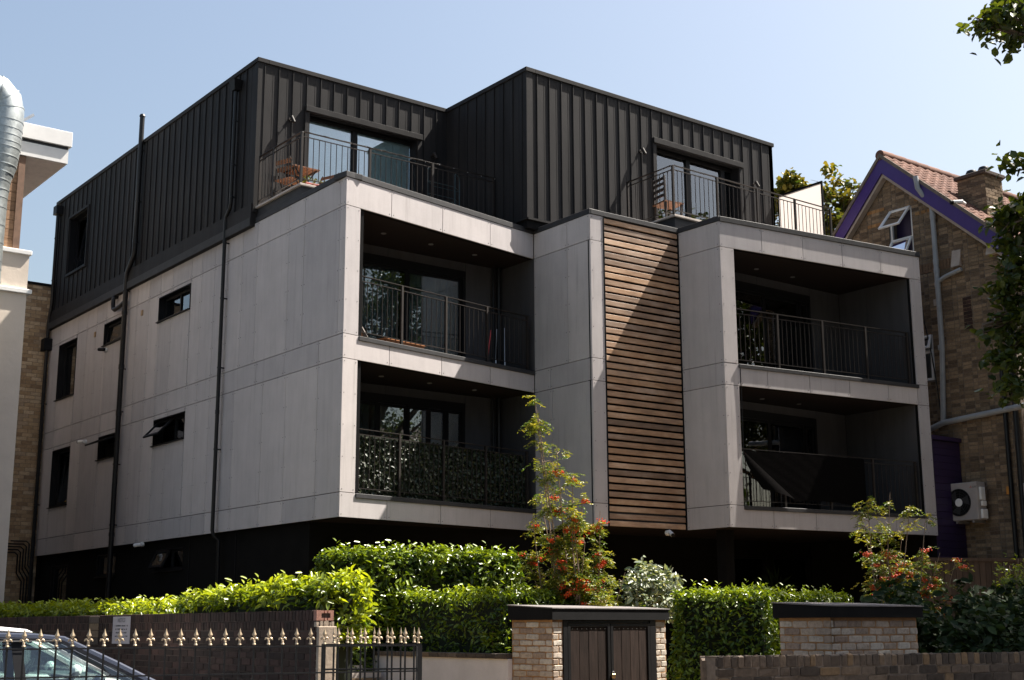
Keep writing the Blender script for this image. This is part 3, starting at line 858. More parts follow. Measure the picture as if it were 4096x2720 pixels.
M['mortar_o'] = plain('orange_mortar', (.30, .17, .08), .95, 0, .25, 20, .3)
M['mortar_d'] = plain('dark_mortar', (.065, .046, .037), .95, 0, .3, 15, .3)
M['mortar_g'] = plain('grey_mortar', (.15, .12, .095), .95, 0, .3, 15, .3)
M['cream'] = plain('cream_render', (.62, .54, .46), .92, 0, .08, 2, .5, .2, fine=.12)
M['white_wall'] = plain('white_painted_render', (.62, .58, .57), .85, 0, .12, 2.5, .25, .3, fine=.1)
M['stone'] = plain('pale_stone', (.36, .30, .25), .85, 0, .15, 8, .2)
M['conc'] = plain('rough_concrete', (.33, .27, .21), .95, 0, .25, 5, .5, .2, fine=.25)

# ------------------------------------------------------------------ cream building on the left, canopy, duct
CB = thing('cream_building', (-5.5, 9, .1), 'cream rendered building with timber wall and white canopy at the left edge', 'building')
yc = 7.5
MB().box(-12, -2.83, yc, 14, 0.1, 8.88).build('rendered_wall', M['cream'], CB)
MB().box(-12, -2.745, yc - .065, yc + .4, 8.09, 8.18).build('ledge', M['white'], CB, bevel=.01)
MB().box(-12, -2.79, yc - .05, 14, 8.88, 8.97).build('ledge', M['white'], CB, bevel=.01)
# timber storey
tb = MB().box(-12, -3.05, yc + .08, 13.5, 8.97, 11.0).build('timber_storey', M['back'], CB)
M['plank'] = plain('weathered_plank', (.28, .165, .095), .7, 0, .35, 6, .3, .3, (.6, .6, 6), .25)
z = 8.985
while z < 10.92:
    MB().box(-5.2, -3.16, yc + .055, yc + .078, z, z + .185).build('plank', M['plank'], tb, bevel=.004)
    z += .193
MB().box(-3.16, -3.03, yc + .03, yc + .12, 8.975, 10.94).build('corner_board', plain('dark_plank', (.16, .09, .055), .7, 0, .3, 6), tb)
# canopy
cn = MB().box(-12, -2.20, yc - .0, 10.9, 10.93, 11.22).build('canopy', M['white'], CB)
MB().box(-12, -2.15, yc - .05, 10.95, 11.285, 11.60).build('fascia', M['white'], cn, bevel=.006)
MB().box(-12, -2.215, yc + .005, 10.85, 11.22, 11.285).build('shadow_gap', M['cap'], cn)
MB().box(-12, -2.23, yc + .03, 10.87, 10.915, 10.928).build('canopy_soffit', plain('pinkish_soffit', (.50, .42, .38), .8), cn)
# galvanised duct
M['galv'] = plain('galvanised_steel', (.36, .39, .39), .45, .85, .3, 9, .06)
DU = thing('ventilation_duct', (-4.0, yc - .6, .1), 'tall galvanised spiral duct with a bent top, left edge', 'duct')
yd = yc - .55
def du(x, z): return Vector((x, yd, z))
path = [du(-3.76, .3), du(-3.75, 8.5), du(-3.735, 9.75), du(-3.73, 10.10), du(-3.70, 10.40), du(-3.69, 10.75), du(-3.68, 11.3), du(-3.68, 11.55), du(-3.72, 11.74), du(-3.85, 11.88), du(-4.1, 11.92), du(-4.8, 11.92)]
rad = [.235, .235, .235, .26, .32, .355, .365, .365, .36, .35, .34, .34]
DUm = MB().tube(path, rad, 24).build('duct_body', M['galv'], DU, smooth=True)
def lerp_path(t):
    k = int(t); f = t - k; return path[k].lerp(path[k + 1], f), rad[k] * (1 - f) + rad[k + 1] * f, (path[k + 1] - path[k]).normalized()
ts = [1 + i * .28 for i in range(0, 4)] + [2.0, 2.45, 3.0, 3.5, 4.0, 4.5, 5.0, 5.2, 5.45, 5.7, 6.0, 7, 8, 9, 10, 10.5] + [.5 + i * .03 for i in range(0, 17)]
for t in ts:
    p, r, d = lerp_path(t); MB().tube([p - d * .012, p + d * .012], r + .007, 24).build('seam_ring', M['galv'], DUm, smooth=True)
MB().bar(du(-3.33, 11.42), du(-3.12, 11.60), .05, .05).build('bracket', M['steel'], DU)

# ------------------------------------------------------------------ yellow brick wall behind the flank
YB = thing('yellow_brick_building', (-1.0, 14.8, .1), 'narrow yellow stock brick wall between cream building and grey block', 'building')
fy = Fr((-3.2, 14.70), (0.3, 14.70))
MB().fbox(fy, 0, 3.5, -1.5, -.012, .1, 10.15).build('wall', M['mortar_y'], YB)
MB().fbox(fy, 0, 3.5, -.3, .03, 10.15, 10.21).build('coping', M['black'], YB)
lay_bricks(fy, [c for c in bond(1.0, 3.5, .13, 10.13, .262, .0945, .013) if c[1] > 2.0], YB, M['br_yellow'], limit=300)
CO = thing('conduit_bundle', (-.5, 14.6, .2), 'bundle of black conduits bent against the yellow brick wall', 'pipes')
for i in range(5):
    x = -.10 - i * .065
    MB().tube([(x - .5, 14.62, 3.72 - i * .07), (x - .12 + i * .0, 14.62, 3.72 - i * .07), (x - .05, 14.62, 3.66 - i * .07), (x - .05, 14.62, 3.15 - i * .05), (x + .08, 14.62, 2.95 - i * .05), (x + .08, 14.62, .2)], .018, 6).build('conduit', M['pipe'], CO)

# ------------------------------------------------------------------ brick house on the right
HX = 13.0
HO = thing('brick_house', (16, -1.5, .1), 'old yellow brick gabled house with purple bargeboards and tiled roof', 'house')
FH = Fr((HX, -4.05), (HX, 1.6), (-1, 0))    # s = y + 4.05
APX = (-1.29, 11.80); 
def rake(y): return APX[1] - .04 - (abs(y - APX[0])) * (.89 if y < APX[0] else 1.08)
wh = [(-1.84 + 4.05, -1.24 + 4.05, 9.42, 10.56), (-2.15 + 4.05, -1.70 + 4.05, 6.66, 7.64)]
poly = [(-4.05, .1), (1.6, .1), (1.6, rake(1.6)), (APX[0], rake(APX[0])), (-4.05, rake(-4.05))]
MB().prism([(HX + .40, y, z) for y, z in poly], (7.2, 0, 0)).build('wall', M['mortar_g'], HO)
MB().box(HX + .012, HX + .45, -4.05, -3.70, .1, 9.25).build('wall', M['mortar_g'], HO)
cl = bond(0.0, 5.65, 2.4, 11.8, .225, .0755, .012, wh, True, clip=lambda s, z: z < rake(s - 4.05) - .05)
gm = MB(); q_ = 0.0
while q_ < 5.6:
    for r_ in rect_minus((q_, q_ + .05, 2.3, rake(q_ + .025 - 4.05)), wh): gm.poly([FH.p(r_[0], -.011, r_[2]), FH.p(r_[1], -.011, r_[2]), FH.p(r_[1], -.011, r_[3]), FH.p(r_[0], -.011, r_[3])])
    q_ += .05
gm.build('gable_face', M['mortar_g'], HO, recalc=False)
for (a_, b_, c_, d_) in wh:
    rv_ = MB(); rv_.fbox(FH, a_ - .02, a_, -.28, -.012, c_, d_); rv_.fbox(FH, b_, b_ + .02, -.28, -.012, c_, d_); rv_.fbox(FH, a_, b_, -.28, -.012, d_, d_ + .02); rv_.fbox(FH, a_, b_, -.28, .02, c_ - .03, c_); rv_.build('reveal', M['mortar_g'], HO)
lay_bricks(FH, cl, HO, M['br_house'], limit=300, jn=.004)
# decorative orange courses beside the window, soldier band, dark quoins
M['br_orange'] = make_brick_mat('orange_brick', [(0, (.22, .11, .045)), (1, (.34, .19, .08))])
for (s, z) in [(s, z) for z in (10.30, 10.62) for s in (2.90, 3.02, 3.14, 3.26, 1.55, 1.70, 1.85, 2.0)]:
    MB().fbox(FH, s, s + .11, -.01, .008, z, z + .07).build('band_brick', M['br_orange'], HO)
for i in range(24):
    s = 1.05 + i * .075
    if 1.55 < s < 1.72: continue
    MB().fbox(FH, s, s + .064, -.01, .010, 8.98, 9.18).build('soldier_brick', plain('brown_brick', (.13, .075, .04), .9, 0, .3, 20) if i == 0 else bpy.data.materials['brown_brick'], HO)
for i in range(9):
    for q in ((0, .11), (.12, .19)) if i % 2 else ((0, .19),):
        MB().fbox(FH, .92 + q[0], .92 + q[1], -.01, .009, 7.60 + i * .0755, 7.665 + i * .0755).build('dark_brick', M['br_dark'], HO)
# stone corbels
for (y, zb, w, h, dp) in ((-2.98, 8.95, .21, .37, .09), (-3.86, 9.02, .24, .37, .12)):
    s = y + 4.05
    m = MB(); m.hexa([FH.p(s, 0, zb), FH.p(s + w, 0, zb), FH.p(s + w, dp, zb), FH.p(s, dp, zb), FH.p(s, 0, zb + h), FH.p(s + w, 0, zb + h), FH.p(s + w, dp * .4, zb + h * .55), FH.p(s, dp * .4, zb + h * .55)])
    m.build('stone_corbel', M['stone'], HO)
# bargeboards and rake tiles
M['purple'] = plain('purple_gloss_paint', (.050, .022, .15), .4, 0, .12, 4)
M['purple_d'] = plain('purple_boarding_paint', (.020, .009, .045), .5, 0, .15, 4)
def rk(y, off): return rake(y) + off
for (ya, yb_) in ((APX[0], -4.30), (APX[0], 1.7)):
    pts = [(HX - .22, ya, rk(ya, -.0)), (HX - .22, yb_, rk(yb_, -.0)), (HX - .22, yb_, rk(yb_, -.36)), (HX - .22, ya, rk(ya, -.36))]
    MB().prism(pts, (.04, 0, 0)).build('bargeboard', M['purple'], HO)
    MB().prism([(HX - .17, ya, rk(ya, -.36)), (HX - .17, yb_, rk(yb_, -.36)), (HX - .17, yb_, rk(yb_, -.44)), (HX - .17, ya, rk(ya, -.44))], (.15, 0, 0)).build('soffit_board', M['stone'], HO)
    MB().prism([(HX - .25, ya, rk(ya, .10)), (HX - .25, yb_, rk(yb_, .10)), (HX - .25, yb_, rk(yb_, .005)), (HX - .25, ya, rk(ya, .005))], (.10, 0, 0)).build('verge', M['mortar_g'], HO)
# roof slopes with individual tiles on the slope in view
M['tile'] = make_brick_mat('concrete_roof_tile', [(0, (.085, .038, .027)), (.5, (.12, .056, .038)), (1, (.155, .076, .053))], .9)
RF = MB()
for (yb_, sl) in ((-4.35, .89), (1.75, 1.08)):
    RF.add([(HX - .2, APX[0], rk(APX[0], .04)), (HX + 7.6, APX[0], rk(APX[0], .04)), (HX + 7.6, yb_, rk(yb_, .04)), (HX - .2, yb_, rk(yb_, .04))], [(0, 1, 2, 3)])
RFo = RF.build('roof', M['mortar_d'], HO)
tm = MB(); tw, tl = .30, .33
vs = []; N = 6
for i in range(N + 1):
    x = tw * i / N; o = .035 * math.sin(math.pi * 2 * i / N) ** 2 * (1 if i < N / 2 else .25)
    for (l, up) in ((0, .014), (tl, .0)):
        vs += [(x, -l, o + .030 + (0 if l == 0 else .014)), (x, -l, o + .0)]
fs = []
for i in range(N):
    a = i * 4; b2 = a + 4
    fs += [(a, b2, b2 + 2, a + 2), (a + 1, a + 3, b2 + 3, b2 + 1), (a + 2, b2 + 2, b2 + 3, a + 3), (a, a + 1, b2 + 1, b2)]
tm.add(vs, fs); tme = tm.mesh('roof_tile', M['tile'])
th = math.atan(.89); L_ = math.hypot(3.05, 3.05 * .89); rows = int(L_ / .25)
for r in range(rows):
    for c in range(15):
        dd = .03 + r * .25
        p = Vector((HX - .22 + c * tw, APX[0] - dd * math.cos(th), rk(APX[0], .05) - dd * math.sin(th)))
        link('roof_tile', tme, RFo, p, (th, 0, 0))
for c in range(14):
    x = HX - .24 + c * .42
    m = MB(); m.tube([(x, APX[0], rk(APX[0], .06)), (x + .43, APX[0], rk(APX[0], .07))], .115, 12); m.build('ridge_tile', M['tile'], RFo, smooth=True)
# chimney
CH = MB().box(13.62, 14.25, -3.28, -2.62, 9.8, 11.02).build('chimney', M['mortar_g'], HO)
MB().box(13.56, 14.31, -3.34, -2.56, 11.02, 11.10).build('chimney_cap', M['mortar_d'], CH, bevel=.01)
fcl = Fr((13.61, -3.29), (13.61, -2.61), (-1, 0)); fcf = Fr((13.61, -3.29), (14.26, -3.29))
lay_bricks(fcl, bond(0, .68, 10.05, 11.02, .225, .0755, .012), CH, M['br_house'], limit=90)
lay_bricks(fcf, bond(0, .65, 10.05, 11.02, .225, .0755, .012), CH, M['br_house'], limit=90)
for y, x in ((-3.1, 13.9), (-2.8, 13.9)):
    m = MB(); m.lathe([(.13, 0), (.13, .10), (.10, .16), (.03, .19)], (x, y, 11.10), 14); m.build('chimney_pot', M['pipe'], CH, smooth=True)
MB().box(13.5, 14.4, -3.62, -3.26, 9.98, 10.02).build('lead_flashing', M['steel'], CH)
# gable window: white frames, two open lights
M['upvc'] = plain('white_upvc', (.70, .69, .68), .35, 0, .05, 5)
def pvc_window(r, opens):
    s0, s1, z0, z1 = r
    rv = MB(); rv.fbox(FH, s0, s1, -.30, -.28, z0, z1); rv.build('window_room', M['purple_d'], HO)
    w = MB(); e = .05; n0, n1 = -.10, -.04
    w.fbox(FH, s0, s0 + e, n0, n1, z0, z1); w.fbox(FH, s1 - e, s1, n0, n1, z0, z1); w.fbox(FH, s0 + e, s1 - e, n0, n1, z0, z0 + e); w.fbox(FH, s0 + e, s1 - e, n0, n1, z1 - e, z1)
    zs = [z0] + [o[0] for o in opens] + [z1]
    for zz in zs[1:-1]: w.fbox(FH, s0 + e, s1 - e, n0, n1, zz - .025, zz + .025)
    Wd = w.build('window', M['upvc'], HO)
    for k, (za, zb_) in enumerate(zip(zs[:-1], zs[1:])):
        ang = opens[k][1] if k < len(opens) else opens[-1][2]
        a, b = s0 + .03, s1 - .03; h = zb_ - za - .02
        ca, sa_ = math.cos(ang), math.sin(ang)
        def Q(s, q, o=0): return FH.p(s, -.035 + q * sa_ + o * ca, zb_ - .01 - q * ca + o * sa_)
        sm = MB()
        for (qa, qb, ssa, ssb) in ((0, .05, a, b), (h - .05, h, a, b), (.05, h - .05, a, a + .05), (.05, h - .05, b - .05, b)):
            sm.hexa([Q(ssa, qa), Q(ssb, qa), Q(ssb, qb), Q(ssa, qb), Q(ssa, qa, .035), Q(ssb, qa, .035), Q(ssb, qb, .035), Q(ssa, qb, .035)])
        sm.build('sash', M['upvc'], Wd)
        MB().poly([Q(a + .05, .05, .017), Q(b - .05, .05, .017), Q(b - .05, h - .05, .017), Q(a + .05, h - .05, .017)]).build('pane', M['glass'], Wd)
pvc_window(wh[0], [(9.88, .55, .75)])
pvc_window(wh[1], [(7.31, .0, .35)])
MB().fbox(FH, wh[1][0], wh[1][1], -.28, -.27, 6.7, 7.6).build('net_curtain', M['curtain'], HO)
# soil pipes (grey) and black pipes
M['grey_pipe'] = plain('grey_plastic_pipe', (.26, .27, .28), .45, 0, .15, 6)
def hpipe(pts, r, mat='grey_pipe', name='waste_pipe', col=()):
    P = MB().tube(pts, r, 12).build(name, M[mat], HO, smooth=True)
    for c in col:
        MB().tube([Vector(c) - Vector((0, 0, .05)), Vector(c) + Vector((0, 0, .05))], r * 1.14, 12).build('collar', M[mat], P, smooth=True)
xp = HX - .09
hpipe([(xp - .18, -2.20, 11.06), (xp - .18, -2.23, 10.80), (xp - .10, -2.30, 10.62), (xp, -2.41, 10.50), (xp, -2.43, 10.2), (xp, -2.43, 7.3), (xp, -2.33, 5.74)], .055, col=[(xp, -2.43, 10.15), (xp, -2.43, 9.15), (xp, -2.43, 8.95), (xp, -2.43, 8.65), (xp, -2.40, 7.3)])
hpipe([(xp, -2.43, 8.70), (xp, -2.62, 8.78), (xp, -2.98, 8.85), (xp, -3.02, 8.86)], .045)
hpipe([(xp - .02, -1.6, 5.52), (xp - .02, -2.0, 5.62), (xp - .02, -2.33, 5.72), (xp - .02, -4.6, 5.86)], .06)
hpipe([(HX - .07, -3.74, 7.6), (HX - .07, -3.74, .3)], .045, 'pipe', 'black_pipe'); hpipe([(HX - .06, -3.96, 8.2), (HX - .06, -3.96, .3)], .055, 'pipe', 'black_pipe')
hpipe([(HX - .03, -1.9, 8.9), (HX - .03, -2.0, 7.9), (HX - .03, -2.12, 7.2), (HX - .03, -2.2, 6.5), (HX - .03, -2.25, 5.75)], .012, 'pipe', 'cable')
MB().fbox(FH, 1.72, 1.80, 0, .02, 8.23, 8.37).build('vent_grille', M['stone'], HO)
MB().fbox(FH, .33, .42, 0, .07, 4.15, 4.30).build('alarm_box', plain('orange_box', (.5, .2, .03), .5), HO)
# purple boarded lean-to between the two buildings
PBD = thing('boarded_lean_to', (12.6, -2.3, .1), 'dark purple boarded lean-to in the gap beside brick house', 'lean-to')
fp = Fr((12.0, -2.62), (12.97, -2.62))
MB().fbox(fp, 0, .97, -.6, -.012, .1, 5.28).build('lean_to_wall', M['back'], PBD)
z = .3
while z < 5.2:
    MB().fbox(fp, 0, .97, -.012, .0 if z % .3 < .15 else .004, z, z + .135).build('board', M['purple_d'], PBD)
    z += .142
MB().fbox(fp, -.0, .97, -.6, .06, 5.28, 5.36).build('lean_to_roof', M['purple_d'], PBD)

# air conditioners on the gable
M['ac_white'] = plain('shade_toned_white_casing', (.33, .30, .285), .55, 0, .15, 4)  # white casing greyed down: shade in the gap is put into its colour
def air_con(y0, y1, z0, z1, label):
    A = thing('air_conditioner', (HX - .2, (y0 + y1) / 2, z0), label, 'air conditioner', 'air conditioners on the gable wall')
    fa = Fr((HX - .42, y0), (HX - .42, y1), (-1, 0)); w = y1 - y0; h = z1 - z0
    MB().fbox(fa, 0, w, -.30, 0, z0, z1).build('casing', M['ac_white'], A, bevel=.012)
    cs, cz, r = w * .64, z0 + h * .48, h * .36
    g = MB()
    c = fa.p(cs, .004, cz)
    ring = [(math.cos(2 * math.pi * i / 32), math.sin(2 * math.pi * i / 32)) for i in range(32)]
    g.tube([fa.p(cs, .001, cz), fa.p(cs, .003, cz)], r, 32)
    g.build('fan_recess', M['back'], A)
    g = MB()
    for rr in (1.0, .8, .62, .45): g.tube([fa.p(cs + a * r * rr, .012, cz + b * r * rr) for a, b in ring + ring[:1]], .006 if rr == 1 else .0025, 5, False)
    for i in range(8):
        a = i * math.pi / 4 + .2; g.tube([fa.p(cs + math.cos(a) * r * .25, .012, cz + math.sin(a) * r * .25), fa.p(cs + math.cos(a) * r, .012, cz + math.sin(a) * r)], .003, 5)
    g.build('fan_guard', M['cap'], A)
    MB().tube([fa.p(cs, .006, cz), fa.p(cs, .016, cz)], r * .30, 20).build('fan_hub', M['white'], A)
    bl = MB()
    for i in range(3):
        a = i * 2 * math.pi / 3; bl.poly([fa.p(cs + math.cos(a + q) * r * rr, .0055, cz + math.sin(a + q) * r * rr) for q, rr in ((0, .3), (.5, .9), (1.3, .92), (1.0, .3))])
    bl.build('fan_blade', M['cap'], A)
    fs_ = Fr((HX - .42, y0), (HX - .12, y0))
    for (a, b, zz0, zz1) in ((.07, .22, .52, .86), (.10, .24, .36, .50), (.08, .26, .03, .28)): MB().fbox(fs_, a, b, 0, .05, z0 + h * zz0, z0 + h * zz1).build('valve_cover', M['white'], A, bevel=.01)
    for q in (.12, w - .16): MB().fbox(fa, q, q + .04, -.42, -.02, z0 - .05, z0 - .002).build('wall_bracket', M['steel'], A)
    # red three-lozenge emblem and lettering
    em = MB(); ec = fa.p(w * .20, .002, z0 + h * .865); q = .014
    s_, z_ = fa.t, Vector((0, 0, 1))
    for k in range(3):
        a = math.pi / 2 + k * 2 * math.pi / 3; d = s_ * (-math.cos(a)) + z_ * math.sin(a); pdir = s_ * (-math.cos(a + math.pi / 2)) + z_ * math.sin(a + math.pi / 2)
        em.poly([ec, ec + d * q + pdir * q * .577, ec + d * 2 * q, ec + d * q - pdir * q * .577])
    em.build('emblem', plain('emblem_red', (.45, .02, .02), .5), A)
    tcv = bpy.data.curves.new('lettering', 'FONT'); tcv.body = 'MITSUBISHI\nELECTRIC'; tcv.size = .024; tcv.space_line = .8
    to = bpy.data.objects.new('lettering_tmp', tcv); COL.objects.link(to)
    me = bpy.data.meshes.new_from_object(to); bpy.data.objects.remove(to)
    me.materials.clear(); me.materials.append(M['cap'])
    lt = link('lettering', me, A)
    p = fa.p(w * .155, .003, z0 + h * .865)
    rot = Matrix((-fa.t, Vector((0, 0, 1)), fa.n)).transposed().to_4x4()
    lt.matrix_parent_inverse = wmat(A).inverted(); lt.matrix_basis = Matrix.Translation(p) @ rot
    return A
air_con(-3.20, -2.55, 3.67, 4.42, 'white outdoor air conditioner with round fan, beside the purple lean-to')
air_con(-4.86, -4.21, 3.70, 4.30, 'white outdoor air conditioner cut off by the right edge')
for (y, z) in ((-3.15, 10.25),):
    SC = thing('security_camera', (HX - .1, y, z), 'pale bullet camera under the purple bargeboard of brick house', 'camera', 'security cameras')
    MB().tube([(HX, y, z), (HX - .1, y, z + .02)], .05, 12).build('mount', M['white'], SC); MB().tube([(HX - .08, y - .02, z + .03), (HX - .24, y + .10, z + .02)], .045, 12).build('housing', M['white'], SC, smooth=True)
    MB().tube([(HX - .24, y + .10, z + .02), (HX - .29, y + .135, z + .015)], .047, 12).build('lens_hood', M['black'], SC, smooth=True)

# timber fence behind the shrubs on the right
TF = thing('timber_fence', (12, -4.1, .16), 'brown timber board fence below the air conditioner', 'fence')
ff = Fr((10.2, -3.35), (13.4, -4.75))
M['fence'] = plain('brown_fence_board', (.07, .046, .032), .8, 0, .3, 5, .2, .3, (3, 3, .5), .25)
for i in range(28): MB().fbox(ff, i * .123, i * .123 + .115, -.02, 0 + .004 * (i % 2), .2, 2.80).build('board', M['fence'], TF)
MB().fbox(ff, 0, 3.45, -.03, .03, 2.80, 2.86).build('capping_rail', M['fence'], TF)
# weathered red-brown door and board under the right bay
SD = thing('side_gate', (12.2, -2.9, .16), 'reddish brown boarded side gate under the right bay', 'gate')
for i in range(6): MB().box(10.7 + i * .2, 10.89 + i * .2, -2.2, -2.17, .2, 2.9).build('board', plain('red_brown_board', (.10, .04, .03), .8, 0, .3, 6) if i == 0 else bpy.data.materials['red_brown_board'], SD)
# ------------------------------------------------------------------ dark brick boundary wall on the left
BW = thing('boundary_wall', (-3.64, 2, .1), 'long dark brick boundary wall with brick-on-edge top running back left', 'wall')
WX0, WX1, WY0, WT = -3.745, -3.535, -6.03, 1.822
fw = Fr((WX0, WY0), (WX0, 10.0), (-1, 0))
MB().box(WX0 + .010, WX1, WY0 + .01, 10.0, .1, WT - .006).build('wall_core', M['mortar_d'], BW)
cells = []
s = 0.0
while s < 16:                       # brick-on-edge course, then a second one, then stretchers
    cells.append((s + .004, s + .071, WT - .105, WT)); s += .075
s = .03
while s < 16:
    cells.append((s + .004, s + .071, WT - .205, WT - .113)); s += .075
cells += [(a, b, c, d) for a, b, c, d in bond(0, 16, WT - .215 - .075 * 20, WT - .215, .225, .075, .010)]
lay_bricks(fw, cells, BW, M['br_dark'], limit=300, jn=.003, jit=.03)
# end: three-hole brick on a rendered pier
fe = Fr((WX0, WY0), (WX1, WY0))
em = MB()
hs = [(.050, .078), (.090, .118), (.130, .158)]
for q in rect_minus((0, .205, WT - .105, WT), [(a + .008, b + .008, WT - .078, WT - .030) for a, b in hs]): em.fbox(fe, q[0], q[1], -.05, .012, q[2], q[3])
em.build('perforated_brick', plain('red_perforated_brick', (.30, .15, .11), .9, 0, .25, 30, .4), BW)
MB().fbox(fe, .01, .20, -.055, -.05, WT - .1, WT - .01).build('brick_core', M['back'], BW)
pr = MB(); pr.fbox(fe, .015, .235, -.10, .035, .1, WT - .165); pr.build('render_pier', M['conc'], BW, bevel=.008)
mo = MB()
for i in range(9):
    a = .0 + i * .022; mo.fbox(fe, a, a + .03, -.09, .012 + random.uniform(-.01, .016), WT - .17, WT - .118 + random.uniform(-.012, .012))
mo.build('mortar_bed', M['conc'], BW)
# pale pier bricks further back
for k in range(4):
    MB().fbox(fw, 6.15, 6.52, 0, .012, WT - .105 - k * .1, WT - .01 - k * .1).build('pier_brick', M['br_grey'], BW, bevel=.008)
# notice
NS = thing('notice_sign', (WX0 - .012, -.55, 1.5), 'grey rectangular notice sign fixed to the dark brick wall', 'sign')
fn = Fr((WX0, -1.03), (WX0, -.05), (-1, 0)); nw = .62
MB().fbox(fn, 0, nw, .006, .010, 1.44, 1.80).build('sign_plate', plain('grey_sign_plate', (.34, .31, .33), .5, 0, .05, 4), NS)
tcv = bpy.data.curves.new('sign_lettering', 'FONT'); tcv.body = 'NOTICE'; tcv.size = .075; tcv.align_x = 'CENTER'
to = bpy.data.objects.new('lettering_tmp', tcv); COL.objects.link(to); me = bpy.data.meshes.new_from_object(to); bpy.data.objects.remove(to)
me.materials.clear(); me.materials.append(M['cap'])
lt = link('lettering', me, NS)
lt.matrix_basis = Matrix.Translation(fn.p(nw / 2, .012, 1.725)) @ Matrix((-fn.t, Vector((0, 0, 1)), fn.n)).transposed().to_4x4()
for row, wd in enumerate((.46, .40, .38, .46, .30)):      # small print too worn to read
    q = MB(); x = nw / 2 - wd / 2; zz = 1.668 - row * .046; rg_ = random.Random(row)
    while x < nw / 2 + wd / 2:
        wl = rg_.uniform(.010, .022); q.fbox(fn, x, x + wl, .010, .0112, zz, zz + rg_.uniform(.014, .022)); x += wl + rg_.choice((.006, .006, .008, .03))
    stuff(q.build('small_print', M['cap'], NS))

# ------------------------------------------------------------------ low white wall
WW = thing('low_white_wall', (0, -2.2, .1), 'low white painted wall with brown brick coping left of the bin store', 'wall')
MB().box(-.02, .16, -4.45, 2.2, .1, 1.235).build('rendered_wall', M['white_wall'], WW)
for i in range(30):
    y = -4.44 + i * .222
    MB().box(-.055, .19, y, y + .214, 1.237, 1.30).build('coping_brick', M['br_grey'], WW, bevel=.006)
WB = thing('paving_slab_stack', (-.6, -1.2, .1), 'stack of concrete slabs beside the low white wall behind the gate', 'slabs')
for i, (x, y, z) in enumerate(((-1.2, -1.3, 1.02), (-1.0, -1.5, .93))):
    MB().box(x, x + .9, y, y + .6, z, z + .08).build('slab', M['slab'], WB)
MB().box(-1.25, -.25, -1.6, -.7, .1, .925).build('brick_base', M['br_grey'], WB)

# ------------------------------------------------------------------ bin stores
def bin_store(name, label, c, ang, w, dpt, zt, zf, fas, course, doors, base=.1):
    B = thing(name, (c[0], c[1], base), label, 'bin store')
    t = (math.cos(ang), math.sin(ang)); g = (-t[1], t[0])
    ffr = Fr(c, (c[0] + t[0] * w, c[1] + t[1] * w)); fl = Fr(c, (c[0] + g[0] * dpt, c[1] + g[1] * dpt), (-t[0], -t[1]))
    # core walls (mortar) leave the door bay open
    m = MB(); m.fbox(fl, 0.008, dpt, -.10, -.008, base, zf)
    if doors: m.fbox(ffr, .01, .206, -.10, -.008, base, zf); m.fbox(ffr, doors[1] + .13, w - .01, -.5, -.008, base, zf)
    else: m.fbox(ffr, .01, w - .01, -.10, -.008, base, zf)
    m.fbox(ffr, .05, w - .05, -dpt, -dpt + .08, base, zf)
    m.build('wall', M['mortar_o'], B)
    lay_bricks(fl, bond(0.004, dpt, base, zf, .225, course, .014), B, M['br_pale'], jn=.004, jit=.07, ch=.10, margin=400)
    fr_cells = bond(0.004, .206, base, zf, .225, course, .014, offs=.1) + bond(doors[1] + .135, w, base, zf, .225, course, .014) if doors else bond(0.004, w, base, zf, .225, course, .014, offs=.07)
    lay_bricks(ffr, fr_cells, B, M['br_pale'], jn=.004, jit=.07, ch=.10, margin=400)
    # roof: black fascias and a shallow lid falling to the front
    ov = fas; P = ffr.p; zb = zt + .045
    r = MB(); r.hexa([P(-ov, ov, zf), P(w + ov, ov, zf), P(w + ov, -dpt - ov, zf), P(-ov, -dpt - ov, zf), P(-ov, ov, zt), P(w + ov, ov, zt), P(w + ov, -dpt - ov, zb), P(-ov, -dpt - ov, zb)])
    R = r.build('roof', M['back'], B)
    r = MB(); r.hexa([P(-ov - .012, ov + .012, zt + .001), P(w + ov + .012, ov + .012, zt + .001), P(w + ov + .012, -dpt - ov - .01, zb + .001), P(-ov - .012, -dpt - ov - .01, zb + .001), P(-ov - .012, ov + .012, zt + .014), P(w + ov + .012, ov + .012, zt + .014), P(w + ov + .012, -dpt - ov - .01, zb + .014), P(-ov - .012, -dpt - ov - .01, zb + .014)])
    r.build('roof_felt', M['felt'], R)
    if doors:
        a, b2, zt_ = doors
        f = MB(); f.fbox(ffr, .207, a, -.12, .01, base, zf - .005); f.fbox(ffr, b2, b2 + .125, -.12, .012, base, zf - .005); f.fbox(ffr, a, b2, -.12, .0, zf - .04, zf - .006); f.build('door_frame', M['black'], B)
        mid = (a + b2) / 2
        for (q0, q1) in ((a + .005, mid - .008), (mid + .008, b2 - .005)):
            d = MB(); d.fbox(ffr, q0, q0 + .05, -.03, .012, base + .05, zf - .045); d.fbox(ffr, q1 - .05, q1, -.03, .012, base + .05, zf - .045); d.fbox(ffr, q0 + .05, q1 - .05, -.03, .012, zf - .085, zf - .045)
            D = d.build('door', M['black'], B)
            n = 4; pw = (q1 - q0 - .10) / n
            for i in range(n):
                MB().fbox(ffr, q0 + .05 + i * pw + .003, q0 + .05 + (i + 1) * pw - .003, -.028, -.004 + random.uniform(-.002, .002), base + .05, zf - .087).build('plank', M['door_plank'], D, bevel=.003)
                sc = MB()
                for e in (.25, .75): p = ffr.p(q0 + .05 + (i + e) * pw, -.002, zf - .115); sc.tube([p, p + ffr.n * .006], .005, 6)
                sc.build('screw', M['steel'], D)
        return B, ffr, mid
    return B, ffr, None
M['felt'] = plain('grey_roofing_felt', (.16, .145, .14), .85, 0, .3, 6, .2, .3, fine=.3)
